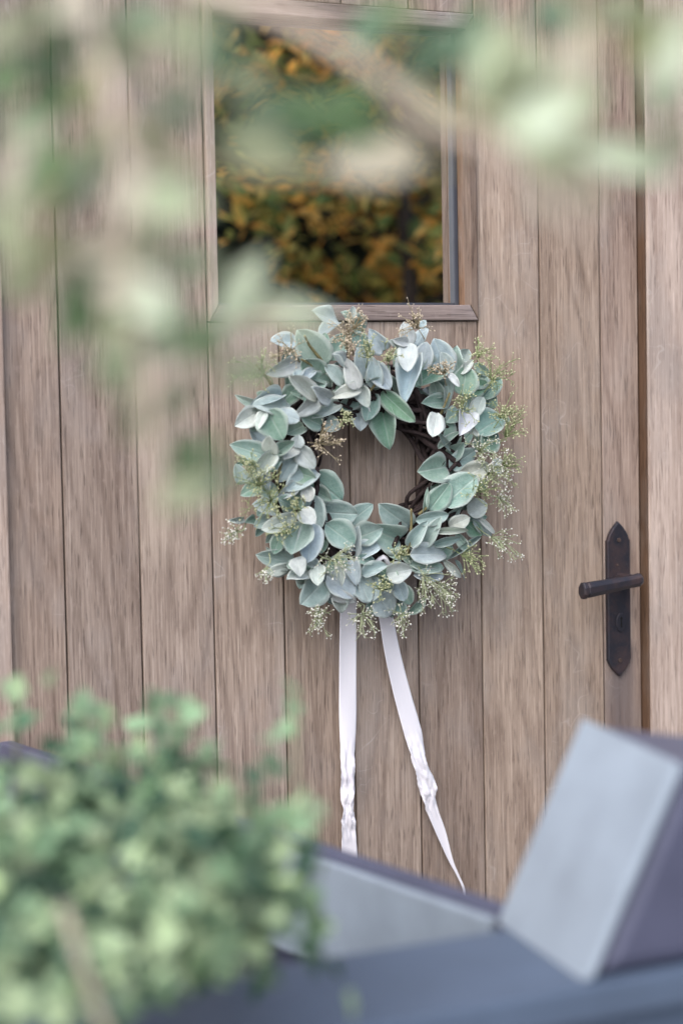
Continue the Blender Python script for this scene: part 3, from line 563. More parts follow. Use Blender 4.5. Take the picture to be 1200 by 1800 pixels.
IVY_LEAVES = [
    ((-887,-1387,1025),28,'m'), ((-781,-1383,1033),38,'d'), ((-771,-1418,997),28,'d'), ((-900,-1532,992),35,'y'), ((-986,-1325,1050),36,'l'),
    ((-990,-1383,1013),27,'l'), ((-958,-1213,1096),36,'m'), ((-995,-1492,1033),32,'l'), ((-868,-1418,1058),36,'l'), ((-861,-1266,1043),35,'m'),
    ((-980,-1523,989),36,'l'), ((-967,-1418,1022),28,'l'), ((-916,-1540,988),35,'l'), ((-853,-1130,1079),32,'d'), ((-965,-1445,1003),33,'l'),
    ((-857,-1181,1091),35,'m'), ((-817,-1336,1082),33,'l'), ((-928,-1365,1033),31,'m'), ((-898,-1551,1029),31,'y'), ((-1020,-1425,1031),27,'l'),
    ((-955,-1266,1012),38,'d'), ((-961,-1295,1039),26,'l'), ((-825,-1516,1041),27,'y'), ((-855,-1504,1040),38,'l'), ((-1058,-1545,990),33,'l'),
    ((-944,-1422,1010),36,'l'), ((-915,-1296,1052),38,'l'), ((-921,-1426,1032),26,'l'), ((-829,-1370,1032),33,'l'), ((-973,-1515,999),30,'l'),
    ((-827,-1327,1074),26,'l'), ((-855,-1527,992),38,'m'), ((-996,-1492,998),34,'l'), ((-869,-1192,1045),32,'d'), ((-981,-1600,1007),26,'l'),
    ((-782,-1282,1091),32,'m'), ((-912,-1506,997),31,'l'), ((-912,-1372,1061),27,'l'), ((-880,-1426,1000),34,'m'), ((-836,-1525,1016),34,'m'),
    ((-902,-1495,983),30,'m'), ((-861,-1205,1036),34,'d'), ((-887,-1437,1032),35,'l'), ((-914,-1400,1037),35,'l'), ((-970,-1520,983),32,'d'),
    ((-1020,-1514,1017),36,'l'), ((-969,-1479,1015),35,'l'), ((-970,-1357,1042),32,'l'), ((-798,-1434,1009),35,'m'), ((-783,-1235,1103),29,'m'),
    ((-929,-1458,1014),31,'l'), ((-824,-1450,1045),38,'m'), ((-869,-1414,1040),28,'m'), ((-907,-1449,1052),37,'l'), ((-849,-1212,1039),31,'d'),
    ((-783,-1263,1031),30,'d'), ((-841,-1125,1099),34,'d'), ((-891,-1557,1012),31,'m'), ((-1014,-1597,996),28,'l'), ((-807,-1247,1035),35,'d'),
    ((-918,-1267,1055),34,'l'), ((-822,-1290,1037),36,'d'), ((-997,-1399,1032),33,'m'), ((-895,-1470,1034),32,'l'), ((-827,-1346,1062),30,'l'),
    ((-885,-1525,1008),36,'l'), ((-995,-1456,1006),26,'l'), ((-912,-1538,1021),37,'l'), ((-900,-1251,1008),29,'d'), ((-833,-1409,1050),38,'l'),
    ((-895,-1513,1012),29,'m'), ((-902,-1460,1019),26,'l'), ((-925,-1350,1058),27,'m'), ((-1028,-1609,997),33,'l'), ((-905,-1115,1103),32,'m'),
    ((-903,-1330,1018),27,'d'), ((-833,-1258,1058),33,'m'), ((-969,-1490,1005),27,'l'), ((-830,-1421,1042),36,'m'), ((-794,-1362,1061),36,'l'),
    ((-919,-1315,1068),32,'l'), ((-851,-1300,1060),38,'m'), ((-849,-1480,1002),26,'m'), ((-818,-1354,1019),28,'d'), ((-836,-1319,1083),28,'l'),
    ((-989,-1365,1059),28,'y'), ((-920,-1402,1025),30,'m'), ((-745,-1394,990),31,'d'), ((-898,-1553,1011),29,'l'), ((-841,-1287,1051),28,'d'),
    ((-1004,-1463,1012),28,'y'), ((-1027,-1429,987),37,'d'), ((-933,-1551,988),34,'m'), ((-1027,-1503,1005),28,'l'), ((-891,-1291,1048),27,'d'),
    ((-883,-1332,1040),32,'d'), ((-812,-1391,1039),38,'l'), ((-947,-1309,998),34,'d'), ((-872,-1082,1103),37,'d'), ((-956,-1318,1060),34,'l'),
    ((-815,-1329,1070),30,'l'), ((-881,-1278,1062),38,'m'), ((-824,-1348,1021),37,'m'), ((-800,-1355,1070),37,'m'), ((-1010,-1484,979),37,'d'),
    ((-957,-1416,1036),26,'m'), ((-913,-1413,976),37,'d'), ((-783,-1454,1011),32,'d'), ((-821,-1457,990),32,'d'), ((-847,-1370,1057),37,'l'),
    ((-856,-1273,1033),32,'d'), ((-827,-1358,1046),35,'l'), ((-782,-1142,1099),37,'m'), ((-780,-1483,1004),35,'m'), ((-778,-1169,1095),31,'d'),
    ((-959,-1367,1061),37,'l'), ((-1039,-1492,987),38,'l'), ((-892,-1324,1036),29,'l'), ((-794,-1218,1073),30,'d'), ((-921,-1301,1080),36,'l'),
    ((-863,-1197,1066),28,'m'), ((-1051,-1577,992),26,'l'), ((-1011,-1386,1034),38,'m'), ((-1032,-1470,1006),38,'l'), ((-1031,-1495,1015),30,'m'),
    ((-921,-1507,985),38,'d'), ((-907,-1423,1007),30,'m'), ((-857,-1343,1046),27,'l'), ((-891,-1374,987),33,'d'), ((-893,-1559,998),29,'m'),
    ((-977,-1271,1053),27,'m'), ((-933,-1275,1001),35,'d'), ((-965,-1278,1051),33,'l'), ((-895,-1296,1038),32,'d'), ((-908,-1518,1033),37,'l'),
    ((-956,-1220,1066),31,'l'), ((-992,-1521,992),29,'m'), ((-792,-1223,1103),29,'m'), ((-921,-1414,1022),33,'l'), ((-895,-1484,985),29,'m'),
    ((-841,-1353,1068),38,'l'), ((-883,-1358,1063),33,'l'), ((-797,-1357,1018),30,'d'), ((-835,-1435,1030),27,'m'), ((-956,-1511,991),27,'l'),
    ((-939,-1167,1047),28,'d'), ((-840,-1409,1069),37,'l'), ((-812,-1534,994),33,'d'), ((-909,-1276,1023),37,'d'), ((-920,-1364,983),28,'d'),
    ((-946,-1453,1014),36,'m'), ((-944,-1267,1037),33,'m'), ((-936,-1425,989),37,'d'), ((-889,-1551,1005),36,'m'), ((-961,-1260,1083),34,'m'),
    ((-800,-1371,1052),29,'l'), ((-1011,-1395,1041),29,'l'), ((-834,-1156,1096),32,'m'), ((-806,-1440,1023),36,'m'), ((-964,-1300,1071),29,'m'),
    ((-1010,-1566,995),36,'l'), ((-1052,-1589,1002),35,'l'), ((-916,-1286,1055),31,'l'), ((-873,-1492,1037),26,'l'), ((-823,-1436,1031),28,'m'),
    ((-843,-1315,1048),29,'l'), ((-856,-1408,1020),33,'l'), ((-914,-1240,1078),26,'m'), ((-920,-1417,1014),37,'l'), ((-764,-1174,1099),34,'m'),
    ((-956,-1403,1027),33,'y'), ((-946,-1222,1064),29,'m'), ((-968,-1560,1000),29,'l'), ((-1026,-1571,999),30,'m'), ((-947,-1414,1017),33,'l'),
    ((-796,-1198,1123),31,'m'), ((-802,-1458,1014),37,'m'), ((-846,-1531,1016),28,'m'), ((-952,-1479,1037),29,'y'), ((-954,-1539,1004),27,'l'),
    ((-988,-1532,995),33,'l'), ((-941,-1336,1060),31,'l'), ((-881,-1536,1028),30,'l'), ((-994,-1493,1006),37,'y'), ((-848,-1420,1050),36,'l'),
    ((-811,-1442,1060),26,'l'), ((-941,-1488,1030),31,'l'), ((-782,-1483,997),32,'m'), ((-917,-1390,1036),34,'m'), ((-851,-1449,1046),35,'l'),
    ((-942,-1353,1053),34,'m'), ((-1017,-1518,973),27,'m'), ((-984,-1421,980),26,'d'), ((-859,-1277,1017),32,'d'), ((-885,-1284,1023),34,'d'),
    ((-809,-1341,1067),28,'l'), ((-896,-1463,1045),31,'l'), ((-931,-1547,1023),37,'l'), ((-932,-1542,1017),30,'l'), ((-997,-1411,1041),30,'l'),
    ((-849,-1186,1049),26,'d'), ((-921,-1223,1057),34,'d'), ((-1019,-1407,1002),27,'l'), ((-828,-1455,1002),31,'m'), ((-856,-1461,1039),36,'l'),
    ((-935,-1563,1003),26,'l'), ((-975,-1432,1010),34,'l'), ((-905,-1196,1048),33,'d'), ((-882,-1197,1071),32,'m'), ((-869,-1168,1079),33,'m'),
    ((-879,-1484,1014),28,'m'), ((-945,-1345,1030),31,'m'), ((-756,-1248,1037),37,'d'), ((-845,-1204,1094),30,'m'), ((-942,-1481,988),28,'m'),
    ((-884,-1437,1009),38,'d'), ((-967,-1530,1011),37,'l'), ((-866,-1404,1022),35,'d'), ((-1038,-1574,996),36,'m'), ((-833,-1427,1013),29,'d'),
    ((-963,-1240,1024),28,'d'), ((-961,-1296,1026),26,'m'), ((-892,-1501,979),38,'d'), ((-936,-1183,1043),32,'d'), ((-931,-1515,1003),30,'l'),
    ((-973,-1426,957),26,'d'), ((-970,-1390,1053),28,'l'), ((-984,-1413,1004),37,'m'), ((-1007,-1483,986),31,'d'), ((-804,-1407,1027),38,'y'),
    ((-929,-1212,1015),33,'d'), ((-835,-1268,1098),28,'m'), ((-969,-1266,1047),31,'d'), ((-952,-1416,1024),31,'l'), ((-806,-1289,1080),36,'l'),
    ((-1005,-1499,1025),31,'l'), ((-913,-1475,1027),38,'m'), ((-1008,-1415,1040),36,'y'), ((-878,-1391,1045),31,'l'), ((-752,-1401,987),36,'d'),
    ((-891,-1258,1072),26,'l'), ((-797,-1207,1040),36,'d'), ((-827,-1421,1001),32,'d'), ((-870,-1291,1060),29,'l'), ((-912,-1460,1011),27,'l'),
    ((-979,-1540,983),33,'m'), ((-792,-1447,1032),32,'m'), ((-794,-1384,1014),26,'d'), ((-784,-1191,1081),38,'m'), ((-860,-1323,1043),26,'l'),
    ((-908,-1163,1139),34,'l'), ((-866,-1207,1129),36,'m'), ((-859,-1215,1127),30,'m'), ((-794,-1234,1131),36,'m'), ((-789,-1258,1123),32,'m'),
    ((-812,-1272,1114),34,'l'), ((-799,-1330,1096),32,'m'), ((-806,-1322,1097),30,'m'), ((-692,-1264,1138),26,'l'), ((-706,-1288,1126),24,'m'),
    ((-740,-1323,1108),24,'m'), ((-722,-1318,1112),24,'m'), ((-757,-1347,1096),20,'d'), ((-759,-1368,1089),22,'d'), ((-796,-1398,1075),26,'d'),
    ((-756,-1409,1077),34,'l'), ((-757,-1426,1071),30,'l'), ((-783,-1433,1066),30,'m'), ((-770,-1447,1064),30,'m'), ((-802,-1477,1052),28,'l'),
]
IVY_STEMS = [
    ((-769,-1312,956),(-750,-1340,1017),(-742,-1364,1058),(-721,-1327,1097),(-713,-1305,1148)),
    ((-769,-1312,956),(-725,-1275,1011),(-734,-1267,1050),(-730,-1300,1089)),
    ((-844,-1218,955),(-814,-1227,1042),(-779,-1208,1079),(-767,-1167,1123)),
    ((-879,-1200,956),(-852,-1175,1037),(-843,-1153,1092),(-836,-1121,1115)),
    ((-922,-1178,957),(-904,-1147,1048),(-884,-1084,1128)),
    ((-811,-1267,981),(-771,-1261,1033),(-758,-1231,1076)),
    ((-862,-1264,968),(-922,-1402,972),(-965,-1482,960)),
    ((-819,-1286,967),(-857,-1402,967),(-896,-1472,964)),
    ((-912,-1239,969),(-978,-1407,972),(-1015,-1468,960)),
]
STAKE_TOP, STAKE_FOOT = (-1.044, -1.669, 1.086), (-0.776, -1.806, -0.010)

# ---------------------------------------------------------------- the setting
PAVING = plain("stone_paving", (0.24, 0.23, 0.22), rough=0.85, var=0.2, scale=3.0, bump=0.5)
ground = link("ground", mesh_from("ground", [(-60, -60, 0), (60, -60, 0), (60, 60, 0), (-60, 60, 0)], [(0, 1, 2, 3)]), None, PAVING)
tag(ground, "grey stone ground in front of the door", kind="structure")

PLASTER = plain("pale_plaster", (0.58, 0.54, 0.49), rough=0.9, var=0.08, scale=4.0, bump=0.4)
def wall_with_opening():
    bm = bmesh.new()
    for x0, x1, z0, z1 in ((-4.0, -0.70, 0, 3.2), (0.74, 4.0, 0, 3.2), (-0.70, 0.74, 2.24, 3.2)):
        d = bmesh.ops.create_cube(bm, size=1)
        for v in d["verts"]:
            v.co = Vector((x0 if v.co.x < 0 else x1, 0.02 if v.co.y < 0 else 0.34, z0 if v.co.z < 0 else z1))
    me = bpy.data.meshes.new("house_wall")
    bm.to_mesh(me); bm.free()
    return me
wall = link("house_wall", wall_with_opening(), None, PLASTER)
tag(wall, "pale plaster house wall around the oak door", kind="structure")

hall = link("hall_dark_panel", box_mesh("hall_dark_panel", -0.699, 0.739, 0.115, 0.13, 0.0, 2.238), None, plain("unlit_hall", (0.02, 0.018, 0.017), 0.9, bump=0))  # dark panel added to stop light leaking through the door gaps
tag(hall, "dark panel added behind the door to block stray light", kind="structure")

# ---------------------------------------------------------------- door frame
frame = empty("door_frame", (0, 0.0, 0.0))
tag(frame, "pale weathered oak frame around the plank door", "door frame")
for dims in ((0.5715, 0.7395, -0.0165, 0.10, 0.0, 2.235), (-0.6995, -0.5435, -0.0165, 0.10, 0.0, 2.235)):
    j = box("jamb", dims, WOOD_PALE, frame, bevel=0.003)
    j.color = (1.0, 0.98, 0.97, 1)
box("door_stop", (0.5662, 0.5712, -0.0145, 0.029, 0.0, 2.07), WOOD_BROWN, frame, bevel=0.001).color = (.55, .52, .50, 1)
lt = box("lintel", (-0.5425, 0.5705, -0.0165, 0.10, 2.075, 2.235), WOOD_X, frame, bevel=0.003)

# ---------------------------------------------------------------- the door
door = empty("door", (0, 0.0, 0.0))
tag(door, "weathered oak plank door with a small window and black iron handle", "door")
seams = [-0.5405, -0.4551, -0.3373, -0.2194, -0.1016, 0.0163, 0.1342, 0.2520, 0.3699, 0.4885, 0.5645]
WZ0, WZ1 = 1.4975, 1.983
DARK = plain("dark_gap", (0.018, 0.014, 0.013), rough=0.9, var=0.1, bump=0)
for dims in ((-0.5425, -0.2205, 0.030, 0.050, 0.02, 2.072), (0.2535, 0.5690, 0.030, 0.050, 0.02, 2.072),
             (-0.2200, 0.2530, 0.030, 0.050, 0.02, WZ0 - 0.004), (-0.2200, 0.2530, 0.030, 0.050, WZ1 + 0.004, 2.072)):
    box("backing_board", dims, DARK, door)
tones = [(.96, .93, .92), (.89, .88, .89), (.98, .97, .98), (1.13, 1.12, 1.12), (.94, .91, .88), (1.08, 1.07, 1.06), (.95, .92, .90), (1.12, 1.08, 1.03), (1.0, .96, .91), (.95, .92, .89)]
gap = 0.0015
def plank(i, z0, z1):
    o = box("plank", (seams[i] + gap, seams[i + 1] - gap, 0.0, 0.028, z0, z1), WOOD_STAINED if i == 9 else WOOD, door, bevel=0.0017)
    t = tones[i]
    o.color = (t[0], t[1], t[2], 1)
for i in range(10):
    if 3 <= i <= 6:
        plank(i, 0.02, WZ0 - 0.0015)
        plank(i, WZ1 + 0.0015, 2.07)
    else:
        plank(i, 0.02, 2.07)

# window: mitred beads, deep brown reveal, gasket, pane
wx0, wx1 = seams[3] + 0.0015, seams[7] - 0.0015
bw, bb = 0.0150, 0.0245            # bead widths, sides and rails
def bead(name, outline, mat, y0=-0.007, y1=0.012):
    return prism(name, outline, y0, y1, mat, door, bevel=0.0025)
win = [(wx0, WZ0), (wx1, WZ0), (wx1, WZ1), (wx0, WZ1)]
inn = [(wx0 + bw, WZ0 + bb), (wx1 - bw, WZ0 + bb), (wx1 - bw, WZ1 - bb), (wx0 + bw, WZ1 - bb)]
e = 0.0004
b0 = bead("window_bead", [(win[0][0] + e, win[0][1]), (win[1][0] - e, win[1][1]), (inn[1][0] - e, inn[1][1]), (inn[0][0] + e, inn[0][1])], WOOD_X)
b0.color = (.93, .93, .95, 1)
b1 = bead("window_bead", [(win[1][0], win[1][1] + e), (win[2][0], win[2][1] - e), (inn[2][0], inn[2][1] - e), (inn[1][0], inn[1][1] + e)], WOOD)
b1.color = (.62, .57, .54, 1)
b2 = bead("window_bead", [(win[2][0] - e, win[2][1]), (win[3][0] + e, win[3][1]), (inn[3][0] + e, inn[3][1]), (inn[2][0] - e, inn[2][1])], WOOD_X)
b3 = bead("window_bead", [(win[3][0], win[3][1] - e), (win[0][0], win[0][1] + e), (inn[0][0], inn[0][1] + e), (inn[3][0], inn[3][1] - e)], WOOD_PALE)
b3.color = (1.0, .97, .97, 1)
ix0, ix1, iz0, iz1 = inn[0][0], inn[1][0], inn[0][1], inn[2][1]
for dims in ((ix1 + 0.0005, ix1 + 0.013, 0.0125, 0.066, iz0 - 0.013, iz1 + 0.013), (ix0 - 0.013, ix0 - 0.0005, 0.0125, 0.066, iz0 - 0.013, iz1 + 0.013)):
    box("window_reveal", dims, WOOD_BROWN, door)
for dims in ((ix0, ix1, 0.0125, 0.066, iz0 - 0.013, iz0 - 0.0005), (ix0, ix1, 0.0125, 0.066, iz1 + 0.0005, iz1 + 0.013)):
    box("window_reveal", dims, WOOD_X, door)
GASKET = plain("blue_grey_gasket", (0.050, 0.056, 0.072), rough=0.45, var=0.1, bump=0)
box("gasket", (ix1 - 0.008, ix1 + 0.0003, 0.030, 0.046, iz0, iz1), GASKET, door, bevel=0.002)
box("gasket", (ix0 - 0.0003, ix0 + 0.008, 0.030, 0.046, iz0, iz1), GASKET, door, bevel=0.002)
box("gasket", (ix0 + 0.0085, ix1 - 0.0085, 0.031, 0.046, iz0 - 0.0003, iz0 + 0.005), GASKET, door, bevel=0.001)
box("gasket", (ix0 + 0.0085, ix1 - 0.0085, 0.031, 0.046, iz1 - 0.005, iz1 + 0.0003), GASKET, door, bevel=0.001)

def glass_material():
    m, nt, bs = new_mat("reflecting_window_glass")
    g = N(nt)
    tc = g.node("ShaderNodeTexCoord")
    nrm = g.bump(g.noise(tc.outputs["Object"], 5.0, 1.0, 0.4), 0.05, 0.01)
    gl = g.node("ShaderNodeBsdfGlossy")
    gl.inputs["Color"].default_value = (0.93, 0.95, 0.95, 1)
    gl.inputs["Roughness"].default_value = 0.0
    g.put(gl.inputs["Normal"], nrm)
    tr = g.node("ShaderNodeBsdfTransparent")
    tr.inputs["Color"].default_value = (0.45, 0.5, 0.5, 1)
    ms = g.node("ShaderNodeMixShader")
    ms.inputs[0].default_value = 0.92
    nt.links.new(tr.outputs[0], ms.inputs[1]); nt.links.new(gl.outputs[0], ms.inputs[2])
    nt.links.new(ms.outputs[0], nt.nodes["Material Output"].inputs[0])
    return m
GLASS = glass_material()
box("glass_pane", (ix0 - 0.002, ix1 + 0.002, 0.038, 0.043, iz0 - 0.002, iz1 + 0.002), GLASS, door)
box("dark_room_panel", (ix0 - 0.02, ix1 + 0.02, 0.10, 0.11, iz0 - 0.02, iz1 + 0.02), plain("unlit_room_black", (0.012, 0.012, 0.013), rough=0.9, bump=0), door)  # black panel standing in for the unlit room behind the pane

# handle: pointed iron plate, keyhole, screws, faceted lever
px0, px1, pz0, pz1 = 0.4925, 0.5385, 0.900, 1.161
pc = (px0 + px1) / 2
def arch(x0, x1, zb, zt, n=7):
    """points of a pointed (gothic) end from (x0, zb) over the tip to (x1, zb)"""
    c = (x0 + x1) / 2
    L = [(x0 + (c - x0) * (t ** 1.55), zb + (zt - zb) * t) for t in [k / n for k in range(n)]]
    Rr = [(x1 - (x1 - c) * (t ** 1.55), zb + (zt - zb) * t) for t in [k / n for k in reversed(range(n))]]
    return L + [(c, zt)] + Rr
top_o = arch(px0 + 0.002, px1 - 0.002, pz1 - 0.030, pz1)
bot_o = [(x, -z) for x, z in arch(px0 + 0.002, px1 - 0.002, -(pz0 + 0.026), -pz0)]
outline = [(px0, pz0 + 0.0275), (px0, pz1 - 0.0315)] + top_o + [(px1, pz1 - 0.0315), (px1, pz0 + 0.0275)] + list(reversed(bot_o))
plate = prism("handle_plate", outline, -0.0075, -0.0003, IRON, door, bevel=0.0022)
def disc(name, x, z, r, y0, y1, mat, parent, n=14, rz=None):
    pts = [(x + r * math.cos(2 * math.pi * k / n), z + (rz or r) * math.sin(2 * math.pi * k / n)) for k in range(n)]
    return prism(name, pts, y0, y1, mat, parent, bevel=r * 0.12)
RUST = plain("rust_brown_screw", (0.075, 0.052, 0.045), rough=0.6, metal=0.3, var=0.3, scale=200, bump=0.2)
for z in (pz1 - 0.031, pz0 + 0.027):
    disc("screw", pc, z, 0.0038, -0.0092, -0.0070, RUST, plate)
disc("screw", pc - 0.003, pz1 - 0.073, 0.0022, -0.0088, -0.0070, RUST, plate)
disc("escutcheon", pc + 0.002, 0.991, 0.010, -0.0095, -0.0070, IRON, plate, n=20, rz=0.016)
KEY = plain("keyhole_black", (0.004, 0.004, 0.004), rough=0.9, var=0, bump=0)
prism("keyhole", [(pc + 0.0005, 0.983), (pc + 0.0035, 0.983), (pc + 0.003, 0.994), (pc + 0.0045, 0.998), (pc + 0.002, 1.0015), (pc - 0.0005, 0.998), (pc + 0.001, 0.994)], -0.0099, -0.0090, KEY, plate)
def octagon_bar(name, pts, radii, mat, parent, squash=1.0):
    V, F = [], []
    n = 8
    for p, r in zip(pts, radii):
        for k in range(n):
            a = 2 * math.pi * (k + 0.5) / n
            V.append(Vector(p) + Vector((0, math.cos(a) * r * squash, math.sin(a) * r)))
    m = len(pts)
    for i in range(m - 1):
        for k in range(n):
            F.append((i * n + k, i * n + (k + 1) % n, (i + 1) * n + (k + 1) % n, (i + 1) * n + k))
    F.append(tuple(reversed(range(n)))); F.append(tuple((m - 1) * n + k for k in range(n)))
    me = mesh_from(name, V, F)
    bm = bmesh.new(); bm.from_mesh(me)
    bmesh.ops.recalc_face_normals(bm, faces=bm.faces)
    bmesh.ops.bevel(bm, geom=list(bm.edges), offset=0.0006, segments=1, affect='EDGES')
    bm.to_mesh(me); bm.free()
    return link(name, me, parent, mat)
lev = octagon_bar("lever", [(0.530, -0.052, 1.0655), (0.524, -0.052, 1.0660), (0.505, -0.052, 1.0635), (0.422, -0.053, 1.0555), (0.4205, -0.053, 1.0553), (0.4190, -0.053, 1.0552), (0.4175, -0.053, 1.0550), (0.411, -0.053, 1.0545), (0.409, -0.053, 1.0543)],
                  [0.0075, 0.0120, 0.0110, 0.0138, 0.0138, 0.0118, 0.0145, 0.0145, 0.011], IRON, door, squash=0.8)
disc("spindle", 0.5150, 1.0645, 0.0105, -0.050, -0.0072, IRON, lev, n=8)

# ---------------------------------------------------------------- wreath
def leaf_mesh(name, bend=0.1, cup=0.15, wave=0.0, twist=0.0, power=0.85, sharp=0.75, nu=12, nv=6, thick=0.018, seed=0, crenate=0.02):
    """unit leaf from (0,0,0) to (0,1,0), width 1, real thickness, rim attribute"""
    rnd = random.Random(seed)
    V, F, rim = [], [], []
    ph = rnd.uniform(0, 6)
    def prof(t):
        return max(0.0, math.sin(math.pi * min(1, max(0, t)) ** power)) ** sharp
    for side in (0, 1):
        for i in range(nu + 1):
            t = i / nu
            w = 0.5 * prof(t)
            if i == 0: w = 0.035
            if i == nu: w = 0.02
            for j in range(nv + 1):
                s = (j / nv) * 2 - 1
                cren = 1 + (crenate * math.sin(t * 60 + ph) if j in (0, nv) else 0)
                x = s * w * cren
                z = cup * (abs(s) ** 1.6) * w * 1.2 - bend * (t ** 2) + wave * math.sin(t * 7 + ph + s * 1.5) * abs(s) * 0.5
                z += 0.03 * (1 - abs(s)) * -1 * w
                a = twist * (t - 0.3)
                x, z2 = x * math.cos(a) - z * 0.2 * math.sin(a), z + x * math.sin(a) * 0.6
                th = thick * (1 - 0.5 * abs(s))
                V.append(Vector((x, t, z2 + (th if side == 0 else -th) * 0.5)))
                rim.append(max(abs(s), 0.75 if i == nu else 0))
    W = nv + 1
    off = (nu + 1) * W
    for i in range(nu):
        for j in range(nv):
            a = i * W + j
            F.append((a, a + 1, a + W + 1, a + W))
            F.append((off + a, off + a + W, off + a + W + 1, off + a + 1))
    for i in range(nu):
        for j in (0, nv):
            a = i * W + j
            q = (a, a + W, off + a + W, off + a)
            F.append(q if j == 0 else tuple(reversed(q)))
    for j in range(nv):
        F.append((j + 1, j, off + j, off + j + 1))
        a = nu * W + j
        F.append((a, a + 1, off + a + 1, off + a))
    me = mesh_from(name, V, F, True)
    at = me.attributes.new("rim", 'FLOAT', 'POINT')
    at.data.foreach_set("value", rim)
    return me

def frame_matrix(B, T, n, width, zscale=None):
    y = (T - B); L = y.length; y.normalize()
    x = y.cross(n); x.normalize()
    z = x.cross(y)
    zs = zscale or L
    return Matrix(((x.x * width, y.x * L, z.x * zs, B.x), (x.y * width, y.y * L, z.y * zs, B.y), (x.z * width, y.z * L, z.z * zs, B.z), (0, 0, 0, 1)))

def place(o, mat, parent):
    o.parent = parent
    o.matrix_parent_inverse = wmat(parent).inverted()
    o.matrix_basis = mat

WC = Vector((0.020, -0.055, 1.262))
wreath = empty("wreath", (WC.x, -0.002, WC.z))
tag(wreath, "round wreath of felted sage leaves and tiny white buds on the door", "wreath")
random.seed(21)
VINE = plain("dark_vine_bark", (0.040, 0.027, 0.027), rough=0.8, var=0.5, scale=120, bump=0.8, bdist=0.003)
for s in range(46):
    V, F = [], []
    ph = random.uniform(0, 6.28); turns = random.choice((2, 3, 3, 4)) * random.choice((1, 1, -1))
    rad = random.uniform(0.014, 0.040); R0 = 0.128 + random.uniform(-0.008, 0.012)
    a0 = random.uniform(0, 6.28); span = random.uniform(4.0, 6.6)
    pts = []
    for k in range(64):
        a = a0 + span * k / 63
        m = ph + turns * a
        rr_ = R0 + rad * math.cos(m) + 0.003 * math.sin(a * 9 + s)
        pts.append(Vector((WC.x + rr_ * math.cos(a), WC.y + rad * 0.9 * math.sin(m), WC.z + rr_ * math.sin(a))))
    r = random.uniform(0.0025, 0.0055)
    tube(V, F, pts, r, r * 0.6, 6, 0.12)
    link("vine_twig", mesh_from("vine_twig", V, F, True), wreath, VINE)

variants = []
for k, (bend, cup, wave, twist, pw, sh) in enumerate([(0.06, .22, .03, .2, .85, .56), (0.14, .30, .05, -.3, .80, .54), (-0.06, .25, .04, .3, .88, .58), (0.18, .32, .06, .4, .82, .52),
                                                       (0.10, .40, .05, -.2, .9, .55), (0.02, .15, .07, -.4, .86, .55), (0.22, .25, .05, .1, .80, .58), (0.12, .45, .03, .2, .92, .56),
                                                       (0.40, .30, .10, .8, .84, .55), (-0.22, .55, .12, -.9, .86, .52), (0.30, .75, .08, .6, .88, .56), (0.08, .20, .14, .9, .80, .50)]):
    variants.append(leaf_mesh("sage_leaf_blade", bend, cup, wave, twist, pw, sh, seed=k))
    variants[-1].materials.append(SAGE)
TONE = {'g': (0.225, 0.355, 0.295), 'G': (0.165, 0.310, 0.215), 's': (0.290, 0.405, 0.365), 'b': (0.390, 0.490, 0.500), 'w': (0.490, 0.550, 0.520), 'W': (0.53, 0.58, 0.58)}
to_cam = (cam_pos - WC).normalized()
random.seed(33)
FILL = []
for B, T, w, tone in WREATH_LEAVES:                # leaves tucked in behind the ones that show whole
    if w < 14 or random.random() > 0.85: continue
    B, T = Vector(B), Vector(T)
    a = random.uniform(0.5, 1.1) * random.choice((-1, 1))
    d = T - B
    d2 = Vector((d.x * math.cos(a) - d.z * math.sin(a), d.y, d.x * math.sin(a) + d.z * math.cos(a))) * random.uniform(.6, .95)
    B2 = B + Vector((random.uniform(-9, 9), 0, random.uniform(-9, 9)))
    dy = random.uniform(14, 26)
    B2.y = min(-20, B2.y + dy); T2 = B2 + d2; T2.y = min(-24, T.y + dy)
    m = (B2 + T2) / 2
    if math.hypot(m.x - WC.x * 1000, m.z - WC.z * 1000) < 128: continue
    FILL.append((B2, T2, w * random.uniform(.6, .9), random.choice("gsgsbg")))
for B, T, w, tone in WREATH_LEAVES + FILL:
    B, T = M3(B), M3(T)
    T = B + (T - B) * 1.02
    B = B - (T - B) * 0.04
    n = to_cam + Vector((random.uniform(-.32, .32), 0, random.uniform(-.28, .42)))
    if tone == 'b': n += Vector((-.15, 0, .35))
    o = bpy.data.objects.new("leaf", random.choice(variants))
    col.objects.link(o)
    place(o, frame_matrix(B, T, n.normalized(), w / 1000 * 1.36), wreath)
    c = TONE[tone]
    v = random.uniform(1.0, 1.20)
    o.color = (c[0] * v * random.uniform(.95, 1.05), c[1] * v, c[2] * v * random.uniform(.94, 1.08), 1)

STALK = plain("olive_brown_stalk", (0.22, 0.19, 0.09), rough=0.7, var=0.4, scale=150, bump=0.5)
for pts in STEMS:
    V, F = [], []
    tube(V, F, spline([M3(p) for p in pts], 6), 0.0026, 0.0017, 6, 0.15)
    link("woody_stalk", mesh_from("woody_stalk", V, F, True), wreath, STALK)

